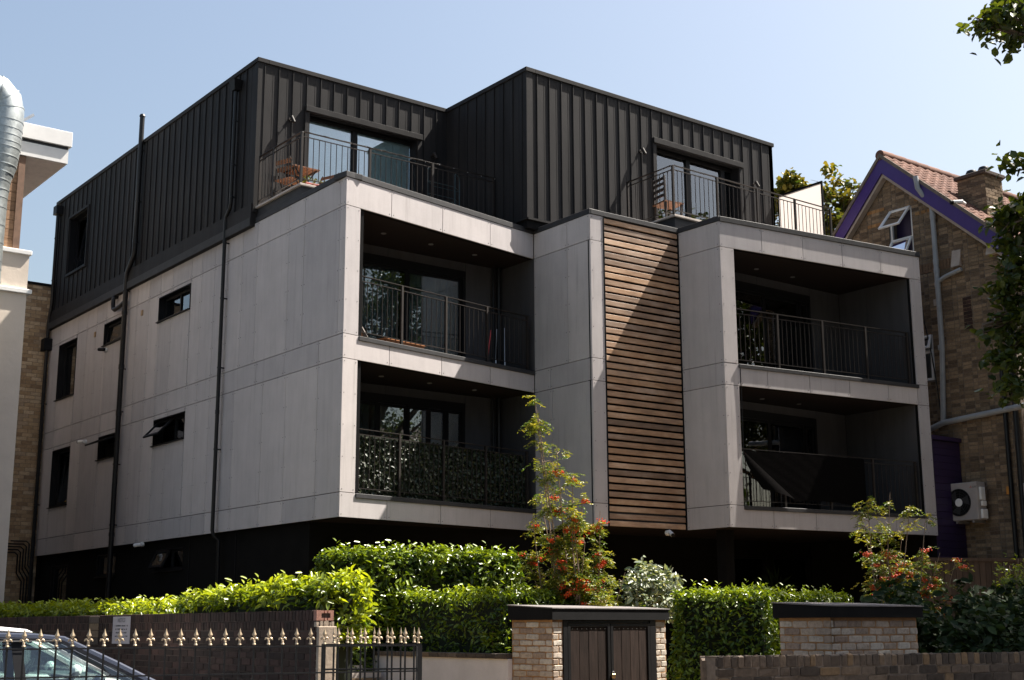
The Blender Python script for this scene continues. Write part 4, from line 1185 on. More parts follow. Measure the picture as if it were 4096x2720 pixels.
M['door_plank'] = plain('dark_stained_plank', (.026, .0175, .0145), .7, 0, .5, 4, .25, .12, (7, 7, .7), .3)
B1, fB1, mid1 = bin_store('bin_store', 'pale brick bin store with black plank double doors and flat black roof', (.155, -5.15), .1728, 2.43, .70, 1.868, 1.728, .035, .0765, (.29, 2.045, 1.69))
B2, fB2, _ = bin_store('bin_store', 'small pale brick bin store with black roof behind right front wall', (.80, -9.08), -.05, 1.42, .76, 1.845, 1.728, .045, .080, None)
PK = thing('padlock', fB1.p(mid1 + .02, .03, 1.0), 'brass padlock on the double doors of the bin store', 'padlock')
p = fB1.p(mid1 + .02, .032, 1.03)
MB().box(p.x - .028, p.x + .028, p.y - .012, p.y + .012, p.z - .055, p.z).build('padlock_body', plain('brass', (.62, .42, .20), .3, .9), PK, bevel=.004)
sh = [p + Vector((.018 * math.cos(a), 0, .008 + .022 * math.sin(a))) for a in [i * math.pi / 8 for i in range(9)]]
MB().tube([p + Vector((.018, 0, -.004))] + sh + [p + Vector((-.018, 0, -.004))], .005, 8).build('shackle', M['steel'], PK, smooth=True)

# ------------------------------------------------------------------ front wall on the right
FW = thing('front_brick_wall', (1.5, -10.7, .12), 'weathered grey brown brick front wall with brick-on-edge coping, bottom right', 'wall')
fq = Fr((-1.64, -9.75), (3.2, -11.20)); zt = 1.372
MB().fbox(fq, 0.006, 5.05, -.24, -.012, .12, zt - .012).build('wall_core', M['mortar_g'], FW)
cells = []; s = 0
while s < 5.0:
    w = random.uniform(.066, .082) if random.random() > .05 else .125
    cells.append((s + .005, s + w - .004, zt - .102, zt + random.uniform(-.006, .004))); s += w
zc = zt - .108
for r in range(14):
    s = -.1 * (r % 2) - random.uniform(0, .05)
    while s < 5.0:
        w = random.choice((.225, .215, .235, .235, .11, .16, .26)); cells.append((max(.003, s + .006), s + w - .006, zc - .078 + random.uniform(-.002, .003), zc - .006)); s += w
    zc -= .0815
cells = [c for c in cells if c[1] - c[0] > .03]
lay_bricks(fq, cells, FW, M['br_grey'], jn=.007, jit=.09, ch=.09, margin=500)
fql = Fr((-1.64, -9.75), (-1.57, -9.50), (-1, -.1))
tp = MB(); tp.fbox(fq, .004, 5.05, -.235, -.05, zt - .012, zt - .002); tp.build('wall_top', M['br_grey'], FW)
RW = thing('return_wall', (-1.3, -8.6, .12), 'short low brick return wall behind the front wall left end', 'wall')
frw = Fr((-1.60, -9.52), (-.2, -8.1), (-.71, .70))
MB().fbox(frw, 0, 1.9, -.22, 0, .12, 1.33).build('wall_core', M['br_grey'], RW)

# ------------------------------------------------------------------ railing fence with gilt spearheads, and the open gate
M['iron'] = plain('black_iron_paint', (.014, .014, .015), .38, 0, .3, 12)
M['gilt'] = plain('dull_gold_paint', (.46, .36, .24), .42, .35, .2, 20)
def spear_mesh():
    m = MB()
    m.lathe([(.013, 0), (.017, .006), (.013, .014), (.010, .022), (.012, .030), (.008, .038)], (0, 0, 0), 8)
    # scrolls
    for sgn in (-1, 1):
        m.tube([(0, 0, .030), (sgn * .008, 0, .050), (sgn * .018, 0, .060), (sgn * .027, 0, .056), (sgn * .031, 0, .046), (sgn * .036, 0, .043)], [.007, .008, .0085, .0085, .007, .004], 6)
    # four-sided blade
    w = .0215; d = .010
    v = [(0, 0, .058), (w, 0, .088), (0, d, .088), (-w, 0, .088), (0, -d, .088), (w * .45, 0, .112), (0, d * .5, .112), (-w * .45, 0, .112), (0, -d * .5, .112), (0, 0, .148)]
    f = []
    for i in range(4):
        a, b = 1 + i, 1 + (i + 1) % 4; f += [(0, b, a), (a, b, b + 4, a + 4), (a + 4, b + 4, 9)]
    m.add(v, f)
    return m.mesh('spearhead', M['gilt'])
SPM = spear_mesh()
fa_ = Vector((-7.352, -7.312, 0)); ft = Vector((.97092515, -.23938327, 0))
ff_ = Fr((fa_.x, fa_.y), (fa_.x + ft.x, fa_.y + ft.y))
FN = thing('railing_fence', (-6.5, -7.5, .1), 'black iron railing fence with gilt spearheads across the bottom left', 'fence')
s_start, s_end = -.32, 3.60
R = MB(); R.fbox(ff_, s_start, s_end, -.02, .02, 1.477, 1.489); R.fbox(ff_, s_start, s_end, -.02, .02, 1.250, 1.262); R.fbox(ff_, s_start, s_end, -.02, .02, .22, .235)
Ro = R.build('rail', M['iron'], FN)
bme = MB().tube([(0, 0, .12), (0, 0, 1.500)], .0088, 8).mesh('bar', M['iron'], smooth=True)
s = .054 - .126 * 2
while s < 3.58:
    link('bar', bme, FN, ff_.p(s, 0, 0)); link('spearhead', SPM, FN, ff_.p(s, 0, 1.499), (0, 0, ff_.ang() + random.uniform(-.2, .2)) ).rotation_euler.rotate(Euler((random.uniform(-.035, .035), random.uniform(-.035, .035), 0)))
    s += .1259
MB().fbox(ff_, 3.565, 3.61, -.022, .022, .1, 1.489).build('post', M['iron'], FN)
GT = thing('iron_gate', ff_.p(2.8, -.15, .1), 'black iron gate leaf with narrow gilt spearheads ajar behind fence end', 'gate')
fg_ = Fr(ff_.p(2.77, -.28, 0)[:2], ff_.p(3.62, -.03, 0)[:2])
R = MB(); R.fbox(fg_, 0, fg_.w, -.018, .018, 1.485, 1.500); R.fbox(fg_, 0, fg_.w, -.018, .018, 1.268, 1.282); R.fbox(fg_, 0, fg_.w, -.018, .018, .22, .235)
R.build('rail', M['iron'], GT)
MB().fbox(fg_, -.02, .02, -.02, .02, .12, 1.5).build('gate_stile', M['iron'], GT)
for i in range(1, 8):
    q = fg_.p(i * fg_.w / 7.3 - .03, 0, 0); link('bar', bme, GT, q); link('spearhead', SPM, GT, fg_.p(i * fg_.w / 7.3 - .03, 0, 1.505), (0, 0, 1.25))

# ------------------------------------------------------------------ parked cars
def make_car(label, origin, heading, paint, scale=1.0, group='parked cars'):
    """hatchback: x forward, y left, z up, origin under the middle"""
    C_ = thing('parked_car', origin, label, 'car', group)
    C_.rotation_euler = (0, 0, heading)
    bpy.context.view_layer.update()
    def put(mb, name, mat, parent=C_, smooth=False, bevel=0):
        me = mb.mesh(name, mat, smooth, bevel); o = bpy.data.objects.new(name, me); COL.objects.link(o); o.parent = parent; return o
    W = .88
    # side profile of body below the windows (x, z), clockwise
    prof = [(-2.02, .30), (-2.06, .62), (-2.0, 1.00), (-1.3, 1.05), (0.3, 1.03), (1.02, 1.00), (1.55, .93), (1.92, .80), (2.04, .60), (2.02, .28)]
    secs = [(-1.0, .90), (-.92, .97), (-.5, 1.0), (.5, 1.0), (.92, .97), (1.0, .90)]
    m = MB(); n = len(prof)
    vs = []; fs = []
    for (yy, k) in secs:
        for (x, z) in prof: vs.append((x * (.97 + .03 * (1 - abs(yy) ** 4)), yy * W, .28 + (z - .28) * k))
    for i in range(len(secs) - 1):
        for j in range(n): fs.append((i * n + j, i * n + (j + 1) % n, (i + 1) * n + (j + 1) % n, (i + 1) * n + j))
    fs += [tuple(range(n)), tuple(range((len(secs) - 1) * n, len(secs) * n))[::-1]]
    m.add(vs, fs); put(m, 'body', paint, smooth=True)
    # greenhouse: roof, pillars, glass
    zr, zs = 1.535, 1.02
    yb_, yt = .86, .66
    def gp(x, z, side):  # point on the tumblehome plane
        f = (z - zs) / (zr - zs); return (x, side * (yb_ + (yt - yb_) * f), z)
    A0, A1, B0, B1, C0, C1, D0_, D1_ = 1.18, .30, .02, -.05, -.95, -.98, -1.85, -1.40
    rf = MB()
    vs = []; fs = []; xs = [.33, .1, -.4, -1.0, -1.45]; zz = [1.50, 1.545, 1.565, 1.545, 1.48]
    for x, z in zip(xs, zz):
        for yy, dz in ((-.70, -.045), (-.55, -.008), (0, .012), (.55, -.008), (.70, -.045)): vs.append((x, yy, z + dz))
    for i in range(4):
        for j in range(4): fs.append((i * 5 + j, i * 5 + j + 1, (i + 1) * 5 + j + 1, (i + 1) * 5 + j))
    rf.add(vs, fs); put(rf, 'roof', paint, smooth=True)
    for sd in (-1, 1):
        p = MB()
        p.tube([gp(A0 + .05, zs, sd), gp(.75, 1.27, sd), gp(.30, 1.49, sd), (.05, sd * .69, 1.515), (-.5, sd * .70, 1.53), (-1.1, sd * .69, 1.505), (-1.45, sd * .67, 1.45), gp(-1.85, zs, sd)], [.045, .04, .035, .035, .035, .035, .045, .07], 8)
        put(p, 'pillar', paint, smooth=True)
        p = MB(); p.hexa([gp(B0, zs, sd), gp(B0 - .09, zs, sd), gp(B1 - .09, 1.5, sd), gp(B1, 1.5, sd)] + [Vector(q) + Vector((0, sd * .012, 0)) for q in (gp(B0, zs, sd), gp(B0 - .09, zs, sd), gp(B1 - .09, 1.5, sd), gp(B1, 1.5, sd))])
        put(p, 'door_pillar', M['black'])
        g = MB().poly([gp(A0 - .32, zs, sd), gp(B0, zs, sd), gp(B1, 1.49, sd), gp(.28, 1.47, sd)]); put(g, 'side_window', M['glass_car'])
        g = MB().poly([gp(A0 - .02, zs, sd), gp(A0 - .30, zs, sd), gp(.62, 1.28, sd)]); put(g, 'quarter_window', M['glass_car'])
        g = MB().poly([gp(B0 - .09, zs, sd), gp(-1.45, zs, sd), gp(-1.25, 1.46, sd), gp(B1 - .09, 1.49, sd)]); put(g, 'side_window', M['glass_car'])
        mr = MB().blob((.83, sd * 1.0, 1.06), .1, 10, 6, (.7, 1.1, .75)); put(mr, 'door_mirror', paint, smooth=True)
        MBt = MB().tube([(.80, sd * .86, 1.03), (.82, sd * .95, 1.05)], .025, 6); put(MBt, 'mirror_arm', M['black'])
        for x in (-1.28, 1.30):
            t_ = MB().tube([(x, sd * .66, .31), (x, sd * .88, .31)], .31, 20); wh_ = put(t_, 'wheel', M['pipe'], smooth=True)
            hb = MB().tube([(x, sd * .86, .31), (x, sd * .89, .31)], .19, 14); put(hb, 'rim', M['steel'], wh_)
        st = MB().bar((-1.9, sd * .885, .98), (.8, sd * .895, .97), .01, .02); put(st, 'window_trim', M['steel'])
        hl = MB().blob((1.86, sd * .66, .74), .12, 10, 6, (.8, 1.2, .6)); put(hl, 'headlight', M['lamp'], smooth=True)
        tr_ = MB().bar((.25, sd * .735, 1.487), (-1.3, sd * .735, 1.475), .008, .012); put(tr_, 'drip_trim', M['steel'])
    g = MB().poly([(A0 + .06, -.80, zs), (A0 + .06, .80, zs), (.36, .63, 1.49), (.36, -.63, 1.49)]); put(g, 'windscreen', M['glass_car'])
    g = MB().poly([(-1.92, -.72, 1.03), (-1.92, .72, 1.03), (-1.47, .58, 1.45), (-1.47, -.58, 1.45)]); put(g, 'rear_window', M['glass_car'])
    # cabin
    cb = MB().box(-1.7, 1.0, -.78, .78, .35, .60); put(cb, 'cabin_floor', M['black'])
    ds = MB().hexa([(.55, -.74, .80), (.55, .74, .80), (1.15, .74, .80), (1.15, -.74, .80), (.60, -.74, 1.03), (.60, .74, 1.03), (1.14, .74, 1.015), (1.14, -.74, 1.015)]); put(ds, 'dashboard', plain('car_trim_grey', (.05, .055, .06), .6) if 'car_trim_grey' not in bpy.data.materials else bpy.data.materials['car_trim_grey'], bevel=.02)
    sw = MB(); cx = Vector((.36, -.36, 1.02)); ax = Vector((-.85, 0, .45)).normalized(); e1 = Vector((0, 1, 0)); e2 = ax.cross(e1)
    sw.tube([cx + (e1 * math.cos(a) + e2 * math.sin(a)) * .185 for a in [i * 2 * math.pi / 20 for i in range(21)]], .015, 6, False); sw.tube([cx - e1 * .18, cx + e1 * .18], .018, 6)
    put(sw, 'steering_wheel', M['black'])
    for sd in (-1, 1):
        se_ = MB().box(-.55, -.05, sd * .36 - .24, sd * .36 + .24, .55, .78); put(se_, 'seat', bpy.data.materials['car_trim_grey'], bevel=.05)
        bk = MB().hexa([(-.50, sd * .36 - .23, .75), (-.50, sd * .36 + .23, .75), (-.64, sd * .36 + .23, .75), (-.64, sd * .36 - .23, .75), (-.66, sd * .36 - .17, 1.30), (-.66, sd * .36 + .17, 1.30), (-.76, sd * .36 + .17, 1.30), (-.76, sd * .36 - .17, 1.30)]); put(bk, 'seat_back', bpy.data.materials['car_trim_grey'], bevel=.04)
    rm = MB().box(.42, .45, -.13, .13, 1.36, 1.43); put(rm, 'rear_view_mirror', M['black'], bevel=.01)
    return C_
def car_paint(name, col, metal=.0):
    m, nt, b = new_mat(name)
    c = ramp(nt, noise(nt, 300, 1), [(.3, sc3(col, .7)), (.7, sc3(col, 1.3))]); nt.links.new(c, b.inputs['Base Color'])
    b.inputs['Metallic'].default_value = metal; b.inputs['Roughness'].default_value = .3; b.inputs['Coat Weight'].default_value = 1.0; b.inputs['Coat Roughness'].default_value = .04
    return m
ca = ff_.ang()
po = ff_.p(.28, -.9 - .80, .055)
make_car('dark blue-grey hatchback parked behind the railing fence', po, ca, car_paint('slate_blue_car_paint', (.05, .055, .075), .5))
po = at(20, 2560, 15.2); 
make_car('white car parked beyond the dark hatchback, only its roof showing', (po.x + .0, po.y + .55, .115), ca + .05, car_paint('white_car_paint', (.75, .74, .73)))
# ------------------------------------------------------------------ foliage
def leaf_object(name, pos, nrm, size, mat, parent, aspect=.45, fold=.35, tones=None, dirs=None, curl=.15):
    """each leaf: two quads folded along the midrib; pos base point, nrm leaf normal, dirs growth direction"""
    n = len(pos); pos = np.asarray(pos, float); nrm = np.asarray(nrm, float)
    nrm /= np.linalg.norm(nrm, axis=1, keepdims=True) + 1e-9
    if dirs is None: dirs = RNG.normal(size=(n, 3))
    d = dirs - nrm * (dirs * nrm).sum(1, keepdims=True); d /= np.linalg.norm(d, axis=1, keepdims=True) + 1e-9
    s = np.cross(nrm, d); L = np.asarray(size)[:, None]; W = L * aspect * .5
    up = nrm * (W * fold)
    b = pos; tip = pos + d * L - nrm * L * curl
    l1 = pos + d * L * .30 + s * W * .85 + up; l2 = pos + d * L * .68 + s * W * .8 + up - nrm * L * curl * .4
    r1 = pos + d * L * .30 - s * W * .85 + up; r2 = pos + d * L * .68 - s * W * .8 + up - nrm * L * curl * .4
    V = np.stack([b, l1, l2, tip, r2, r1], 1).reshape(-1, 3)
    k = np.arange(n)[:, None] * 6
    Fq = np.concatenate([k + np.array([[0, 3, 2, 1]]), k + np.array([[0, 5, 4, 3]])], 1).reshape(-1, 4)
    me = bpy.data.meshes.new(name)
    me.vertices.add(len(V)); me.vertices.foreach_set('co', V.astype(np.float32).ravel())
    me.loops.add(Fq.size); me.loops.foreach_set('vertex_index', Fq.astype(np.int32).ravel())
    me.polygons.add(len(Fq)); me.polygons.foreach_set('loop_start', np.arange(0, Fq.size, 4, dtype=np.int32)); me.polygons.foreach_set('loop_total', np.full(len(Fq), 4, np.int32))
    me.update(calc_edges=True)
    t = RNG.random(n) if tones is None else np.asarray(tones)
    a = me.attributes.new('tone', 'FLOAT', 'POINT'); a.data.foreach_set('value', np.repeat(t, 6).astype(np.float32))
    me.materials.append(mat)
    return stuff(link(name, me, parent))

M['laurel'] = make_leaf_mat('laurel_leaf', (.028, .065, .008), (.19, .26, .018), .34, .30, .5)
M['laurel_bright'] = make_leaf_mat('young_laurel_leaf', (.06, .11, .010), (.32, .38, .022), .42, .32, .5)
M['laurel_mid'] = make_leaf_mat('clipped_laurel_leaf', (.035, .078, .008), (.24, .31, .018), .36, .32, .45)
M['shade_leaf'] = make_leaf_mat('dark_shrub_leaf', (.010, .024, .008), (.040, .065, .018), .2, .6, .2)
M['rowan'] = make_leaf_mat('rowan_leaf', (.05, .095, .018), (.26, .24, .03), .38, .4, .4)
M['greyleaf'] = make_leaf_mat('grey_green_leaf', (.07, .12, .05), (.42, .44, .36), .2, .35, .5)
M['tree_leaf'] = make_leaf_mat('street_tree_leaf', (.018, .035, .008), (.085, .11, .015), .35, .4, .4)
M['autumn'] = make_leaf_mat('turning_leaf', (.04, .075, .015), (.20, .16, .025), .3, .45, .3)
M['ivy'] = make_leaf_mat('plastic_ivy_leaf', (.008, .018, .008), (.060, .070, .036), .05, .45, .3)
M['bark'] = plain('grey_brown_bark', (.12, .09, .065), .9, 0, .35, 9, .6, .2, (2, 2, .5))
M['twig'] = plain('pale_twig', (.24, .17, .12), .8, 0, .25, 12)
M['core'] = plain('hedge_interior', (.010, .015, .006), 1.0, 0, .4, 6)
M['berry'] = plain('red_berry', (.78, .085, .014), .35, 0, .2, 30)

def fbm(p, s):
    return (np.sin(p[:, 0] * s + 1.3) * np.sin(p[:, 1] * s * 1.17 + .4) * np.sin(p[:, 2] * s * .9 + 2.1) + .5 * np.sin(p[:, 0] * s * 2.3 + p[:, 1] * s * 1.9) * np.sin(p[:, 2] * s * 2.1 + .7))

def hedge(label, boxes, mat, dens=520, size=.095, name='hedge', rough=.07, aspect=.42, sprig=.18, group='clipped hedges', tone_bias=0.0, ground=.16):
    """boxes: list of (p0, p1, width, z0, ztop0, ztop1): a run from p0 to p1 in plan"""
    b0 = boxes[0]
    H = thing(name, ((b0[0][0] + b0[1][0]) / 2, (b0[0][1] + b0[1][1]) / 2, ground), label, 'hedge', group)
    P_, N_, S_, T_ = [], [], [], []
    core = MB(); stems = MB()
    for (p0, p1, w, z0, za, zb) in boxes:
        fr = Fr(p0, p1); L = fr.w
        ins = .11
        core.hexa([fr.p(ins, w / 2 - ins, ground), fr.p(L - ins, w / 2 - ins, ground), fr.p(L - ins, -w / 2 + ins, ground), fr.p(ins, -w / 2 + ins, ground),
                   fr.p(ins, w / 2 - ins, za - ins), fr.p(L - ins, w / 2 - ins, zb - ins), fr.p(L - ins, -w / 2 + ins, zb - ins), fr.p(ins, -w / 2 + ins, za - ins)])
        for i in range(int(L / .4) + 1): stems.tube([fr.p(.15 + i * .38, 0, ground), fr.p(.15 + i * .38, .05, za - .2)], .02, 5)
        faces = [('f', L * (za - z0)), ('b', L * (za - z0)), ('t', L * w), ('l', w * (za - z0)), ('r', w * (za - z0))]
        for kind, area in faces:
            n = int(area * dens * (1.15 if kind == 't' else (.5 if kind == 'b' else 1)))
            a = RNG.random(n); b = RNG.random(n)
            if kind in 'fb':
                s = a * L; top = za + (zb - za) * a; z = z0 + b * (top - z0); nn = np.full(n, w / 2 * (1 if kind == 'f' else -1)); nv = fr.n * (1 if kind == 'f' else -1)
            elif kind == 't':
                s = a * L; nn = (b - .5) * w; z = za + (zb - za) * a; nv = Vector((0, 0, 1))
            else:
                s = np.full(n, 0 if kind == 'l' else L); nn = (a - .5) * w; z = z0 + b * ((za if kind == 'l' else zb) - z0); nv = fr.t * (-1 if kind == 'l' else 1)
            pts = np.array([fr.p(x, y, q) for x, y, q in zip(s, nn, z)])
            nv = np.array(nv)[None]
            off = rough * fbm(pts, 3.1) + .5 * rough * fbm(pts, 7.3) - np.abs(RNG.normal(0, .045, n)) + .02
            pts = pts + nv * off[:, None]
            nr = nv * .55 + RNG.normal(0, .55, (n, 3)) + np.array([[0, 0, .55]])
            P_.append(pts); N_.append(nr); S_.append(size * RNG.uniform(.6, 1.25, n))
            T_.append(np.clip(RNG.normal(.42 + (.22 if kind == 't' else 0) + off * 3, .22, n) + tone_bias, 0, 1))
        # upright young sprigs on top
        ns = int(L * w * 26 * sprig / .18)
        for _ in range(ns):
            s = random.uniform(0, L); nn = random.uniform(-.5, .5) * w; zt_ = za + (zb - za) * s / L
            h = random.uniform(.05, sprig)
            m = 7
            base = np.array(fr.p(s, nn, zt_))
            for q in range(m):
                ang = q * 2.4; P_.append((base + np.array([0, 0, h * q / m]))[None]); N_.append(np.array([[math.cos(ang) * -.6, math.sin(ang) * -.6, .6]])); S_.append(np.array([size * random.uniform(.6, 1.0)])); T_.append(np.array([random.uniform(.6, 1.0)]))
    P_ = np.concatenate(P_); N_ = np.concatenate(N_); S_ = np.concatenate(S_); T_ = np.concatenate(T_)
    ok = ~((P_[:, 0] < -3.50) & (P_[:, 2] < 1.86) & (P_[:, 1] > -6.1)); P_, N_, S_, T_ = P_[ok], N_[ok], S_[ok], T_[ok]
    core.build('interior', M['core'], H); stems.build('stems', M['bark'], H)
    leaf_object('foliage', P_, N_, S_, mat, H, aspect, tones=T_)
    return H

hedge('bright yellow-green laurel hedge overtopping the dark brick wall', [((-3.36, -5.92), (-3.36, -2.2), .60, 1.45, 2.13, 2.0)], M['laurel_bright'], 900, .105, rough=.08)
hedge('low ragged laurel hedge far back along the dark brick wall', [((-3.22, -1.9), (-3.22, 8.2), .55, 1.3, 1.92, 1.97)], M['laurel_bright'], 420, .10, rough=.10)
hedge('long clipped hedge behind the low white wall and the large bin store', [((.42, -4.15), (.42, -.9), .50, .9, 2.09, 2.12), ((.35, -3.70), (2.55, -3.45), .6, 1.0, 2.08, 2.05)], M['laurel_mid'], 900, .085, rough=.05)
hedge('tall dark laurel hedge close under the left bay', [((-.66, -.84), (2.5, -1.2), .75, 1.0, 2.72, 2.78)], M['laurel'], 760, .115, rough=.11, sprig=.22)
hedge('square clipped hedge between the two bin stores', [((1.35, -6.20), (2.05, -7.15), .75, .45, 2.06, 2.04)], M['laurel_mid'], 1000, .078, rough=.05)
hedge('thin clipped hedge top seen above the small bin store', [((2.25, -6.75), (4.6, -6.05), .5, 1.2, 2.04, 2.04)], M['laurel_mid'], 900, .075, rough=.05)

def shrub(name, label, c, r, n, mat, size, aspect=.5, cat='shrub', group=None, ground=.16, droop=0.0, stems=6):
    S = thing(name, (c[0], c[1], ground), label, cat, group)
    v = RNG.normal(size=(n, 3)); v /= np.linalg.norm(v, axis=1, keepdims=True)
    rad = RNG.random(n) ** .45
    p = np.array(c)[None] + v * np.array(r)[None] * rad[:, None]
    p += np.array(r)[None] * .18 * np.stack([fbm(p, 5.0), fbm(p + 3, 5.0), fbm(p + 7, 5.0)], 1)
    p = p[p[:, 2] > ground + .02]
    n = len(p)
    nr = RNG.normal(0, .5, (n, 3)) + np.array([[-.15, -.3, .8 - droop]])
    stm = MB()
    for i in range(stems):
        e = Vector(c) + Vector((random.uniform(-.7, .7) * r[0], random.uniform(-.7, .7) * r[1], random.uniform(.2, .85) * r[2]))
        b = Vector((c[0] + random.uniform(-.1, .1), c[1] + random.uniform(-.1, .1), ground - .02)); m = b.lerp(e, .5) + Vector((random.uniform(-.1, .1), random.uniform(-.1, .1), .1))
        stm.tube([b, m, e], [.016, .011, .004], 5)
    stm.build('stems', M['twig'], S)
    leaf_object('foliage', p, nr, size * RNG.uniform(.6, 1.3, n), mat, S, aspect, dirs=RNG.normal(size=(n, 3)) + np.array([[0, 0, -.8 * droop]]))
    return S

shrub('shrub', 'pale grey-leaved shrub right of the red-berried rowan', (2.94, -4.02, 2.14), (.50, .42, .50), 1150, M['greyleaf'], .105, .5)
for i, (c, r, n) in enumerate((((4.25, -7.35, 1.35), (.75, .6, .85), 3200), ((5.6, -7.6, 1.2), (.9, .7, .95), 3600), ((4.0, -8.9, 1.0), (.9, .6, .85), 3400), ((5.7, -8.6, 1.25), (1.0, .7, .85), 3600), ((7.2, -7.3, 1.35), (1.0, .8, .95), 3200))):
    shrub('shrub', ('broad dark shrub behind the right end of the small bin store', 'dark green shrub at the foot of the right rowan', 'low dark shrub just behind the front brick wall', 'dark leafy shrub at the right edge above the front wall', 'shaded shrub in front of the timber fence')[i], c, r, n, M['shade_leaf'], .13, .6, 'shrub', 'dark shrubs on the right')
shrub('shrub', 'yellow-green feathery bush beside the large bin store', (2.45, -5.65, 1.0), (.22, .22, .55), 700, M['laurel_bright'], .05, .3)
shrub('shrub', 'small leafy weed by the low white wall', at(2000, 2565, 18.0)[:], (.20, .22, .22), 200, M['laurel_bright'], .08, .55)
shrub('shrub', 'sunlit sprig of small leaves at the right edge before the fence', at(4060, 2330, 19.5)[:], (.30, .30, .42), 420, M['laurel_bright'], .06, .5)
for i in range(6):
    q = (1.0 + i * .16 + random.uniform(-.1, .1), -7.6 - i * .22, .62)
    shrub('grass_tuft', ('first', 'second', 'third', 'fourth', 'fifth', 'sixth')[i] + ' dry tuft from the large bin store on the bare patch', q, (.13, .13, .38), 160, M['autumn'], .10, .10, 'grass', 'dry tufts beside the front wall')
MBd = MB().prism([(x, y, .3) for x, y in ((.75, -7.9), (2.6, -7.6), (3.2, -6.2), (2.3, -5.4), (1.4, -6.0), (.9, -7.0))], (0, 0, .55)); struct(MBd.build('bare_earth', M['soil']))

# ------------------------------------------------------------------ rowans with berries
def rowan(label, base, tips, trunk_r, nleaf, seed, mat='rowan'):
    rg = random.Random(seed)
    R_ = thing('rowan_tree', base, label, 'tree', 'rowan trees')
    tr = MB(); leaves_p, leaves_d, tone_ = [], [], []; berries = MB()
    B = Vector(base)
    pts_all = []
    for (tx, ty, tz, nb) in tips:
        T = Vector((tx, ty, tz)); m1 = B.lerp(T, .35) + Vector((rg.uniform(-.12, .12), rg.uniform(-.12, .12), .08)); m2 = B.lerp(T, .7) + Vector((rg.uniform(-.08, .08), rg.uniform(-.08, .08), .06))
        ln = [B + Vector((rg.uniform(-.08, .08), rg.uniform(-.08, .08), 0)), m1, m2, T]
        tr.tube(ln, [trunk_r, trunk_r * .7, trunk_r * .45, .004], 6)
        for k in range(nb):
            f = rg.uniform(.30, 1.0); seg = min(2, int(f * 3)); p = ln[seg].lerp(ln[seg + 1], f * 3 - seg)
            d = Vector((rg.uniform(-1, 1), rg.uniform(-1, 1), rg.uniform(-.25, .55))).normalized(); Lb = rg.uniform(.12, .42) * (1.25 - f)
            e = p + d * Lb; mid = p.lerp(e, .55) + Vector((0, 0, .05)); tr.tube([p, mid, e - Vector((0, 0, .05 * Lb))], [.006, .004, .002], 4)
            pts_all += [e, mid, p.lerp(e, .8)]
    tr.build('trunk', M['twig'], R_)
    for k in range(nleaf):
        e = rg.choice(pts_all); a = rg.uniform(0, 2 * math.pi)
        ax = Vector((math.cos(a), math.sin(a), rg.uniform(-.45, .35))).normalized(); Lr = rg.uniform(.11, .19)
        sd = ax.cross(Vector((0, 0, 1))).normalized(); tt = rg.random() ** 1.3
        p0 = e + Vector((rg.uniform(-.05, .05), rg.uniform(-.05, .05), rg.uniform(-.05, .05)))
        for j in range(6):
            f = .25 + .75 * j / 5; q = p0 + ax * (Lr * f) - Vector((0, 0, .05 * f * f))
            for sg in (-1, 1):
                leaves_p.append(q); leaves_d.append(sd * sg + ax * .45 - Vector((0, 0, .25))); tone_.append(min(1, max(0, tt + rg.uniform(-.15, .15))))
    n = len(leaves_p)
    leaf_object('foliage', np.array(leaves_p), np.array([[0, 0, 1.]] * n) + RNG.normal(0, .35, (n, 3)), RNG.uniform(.035, .058, n), M[mat], R_, .42, dirs=np.array(leaves_d), tones=tone_)
    zmax = B.z + .80 * (max(p.z for p in pts_all) - B.z); low_pts = [q for q in pts_all if q.z < zmax]
    for k in range(int(nleaf * .075)):
        e = rg.choice(low_pts); c = e + Vector((rg.uniform(-.04, .04), rg.uniform(-.04, .04), -.02))
        bm_ = MB()
        for j in range(26):
            bm_.blob(c + Vector((rg.gauss(0, .034), rg.gauss(0, .034), rg.gauss(0, .018))), .012, 5, 3)
        stuff(bm_.build('berry_cluster', M['berry'], R_))
    return R_
def uvtips(lst, d):
    return [(*at(u, v, d + random.uniform(-.35, .35)), nb) for u, v, nb in lst]
r1 = uvtips([(2140, 1600, 26), (2150, 1640, 18), (2225, 1790, 18), (2290, 1900, 22), (2160, 1970, 14), (2330, 1990, 20), (2130, 2080, 20), (2200, 2140, 20), (2290, 2060, 22), (2400, 2045, 18), (2100, 2210, 18), (2160, 2290, 18), (2250, 2220, 22), (2340, 2170, 20), (2410, 2230, 18), (2330, 2320, 18), (2420, 2330, 16), (2500, 2290, 14), (2470, 2390, 16), (2560, 2420, 14), (2130, 2370, 14), (2230, 2360, 14), (2390, 2390, 16)], 19.1)
rowan('slender rowan with scarlet berries rising above the large bin store', (*at(2290, 2400, 19.2)[:2], .16), r1, .022, 3000, 5)
r2 = uvtips([(3560, 1970, 18), (3470, 2010, 16), (3640, 2020, 16), (3700, 2090, 14), (3450, 2120, 14), (3520, 2140, 16), (3610, 2120, 16), (3680, 2190, 14), (3760, 2210, 12), (3820, 2250, 10), (3480, 2240, 14), (3560, 2260, 14), (3640, 2290, 14), (3720, 2320, 12), (3600, 2370, 12)], 19.3)
rowan('half-shaded rowan with red berries before the right bay', (*at(3580, 2420, 19.4)[:2], .16), r2, .02, 1300, 9)

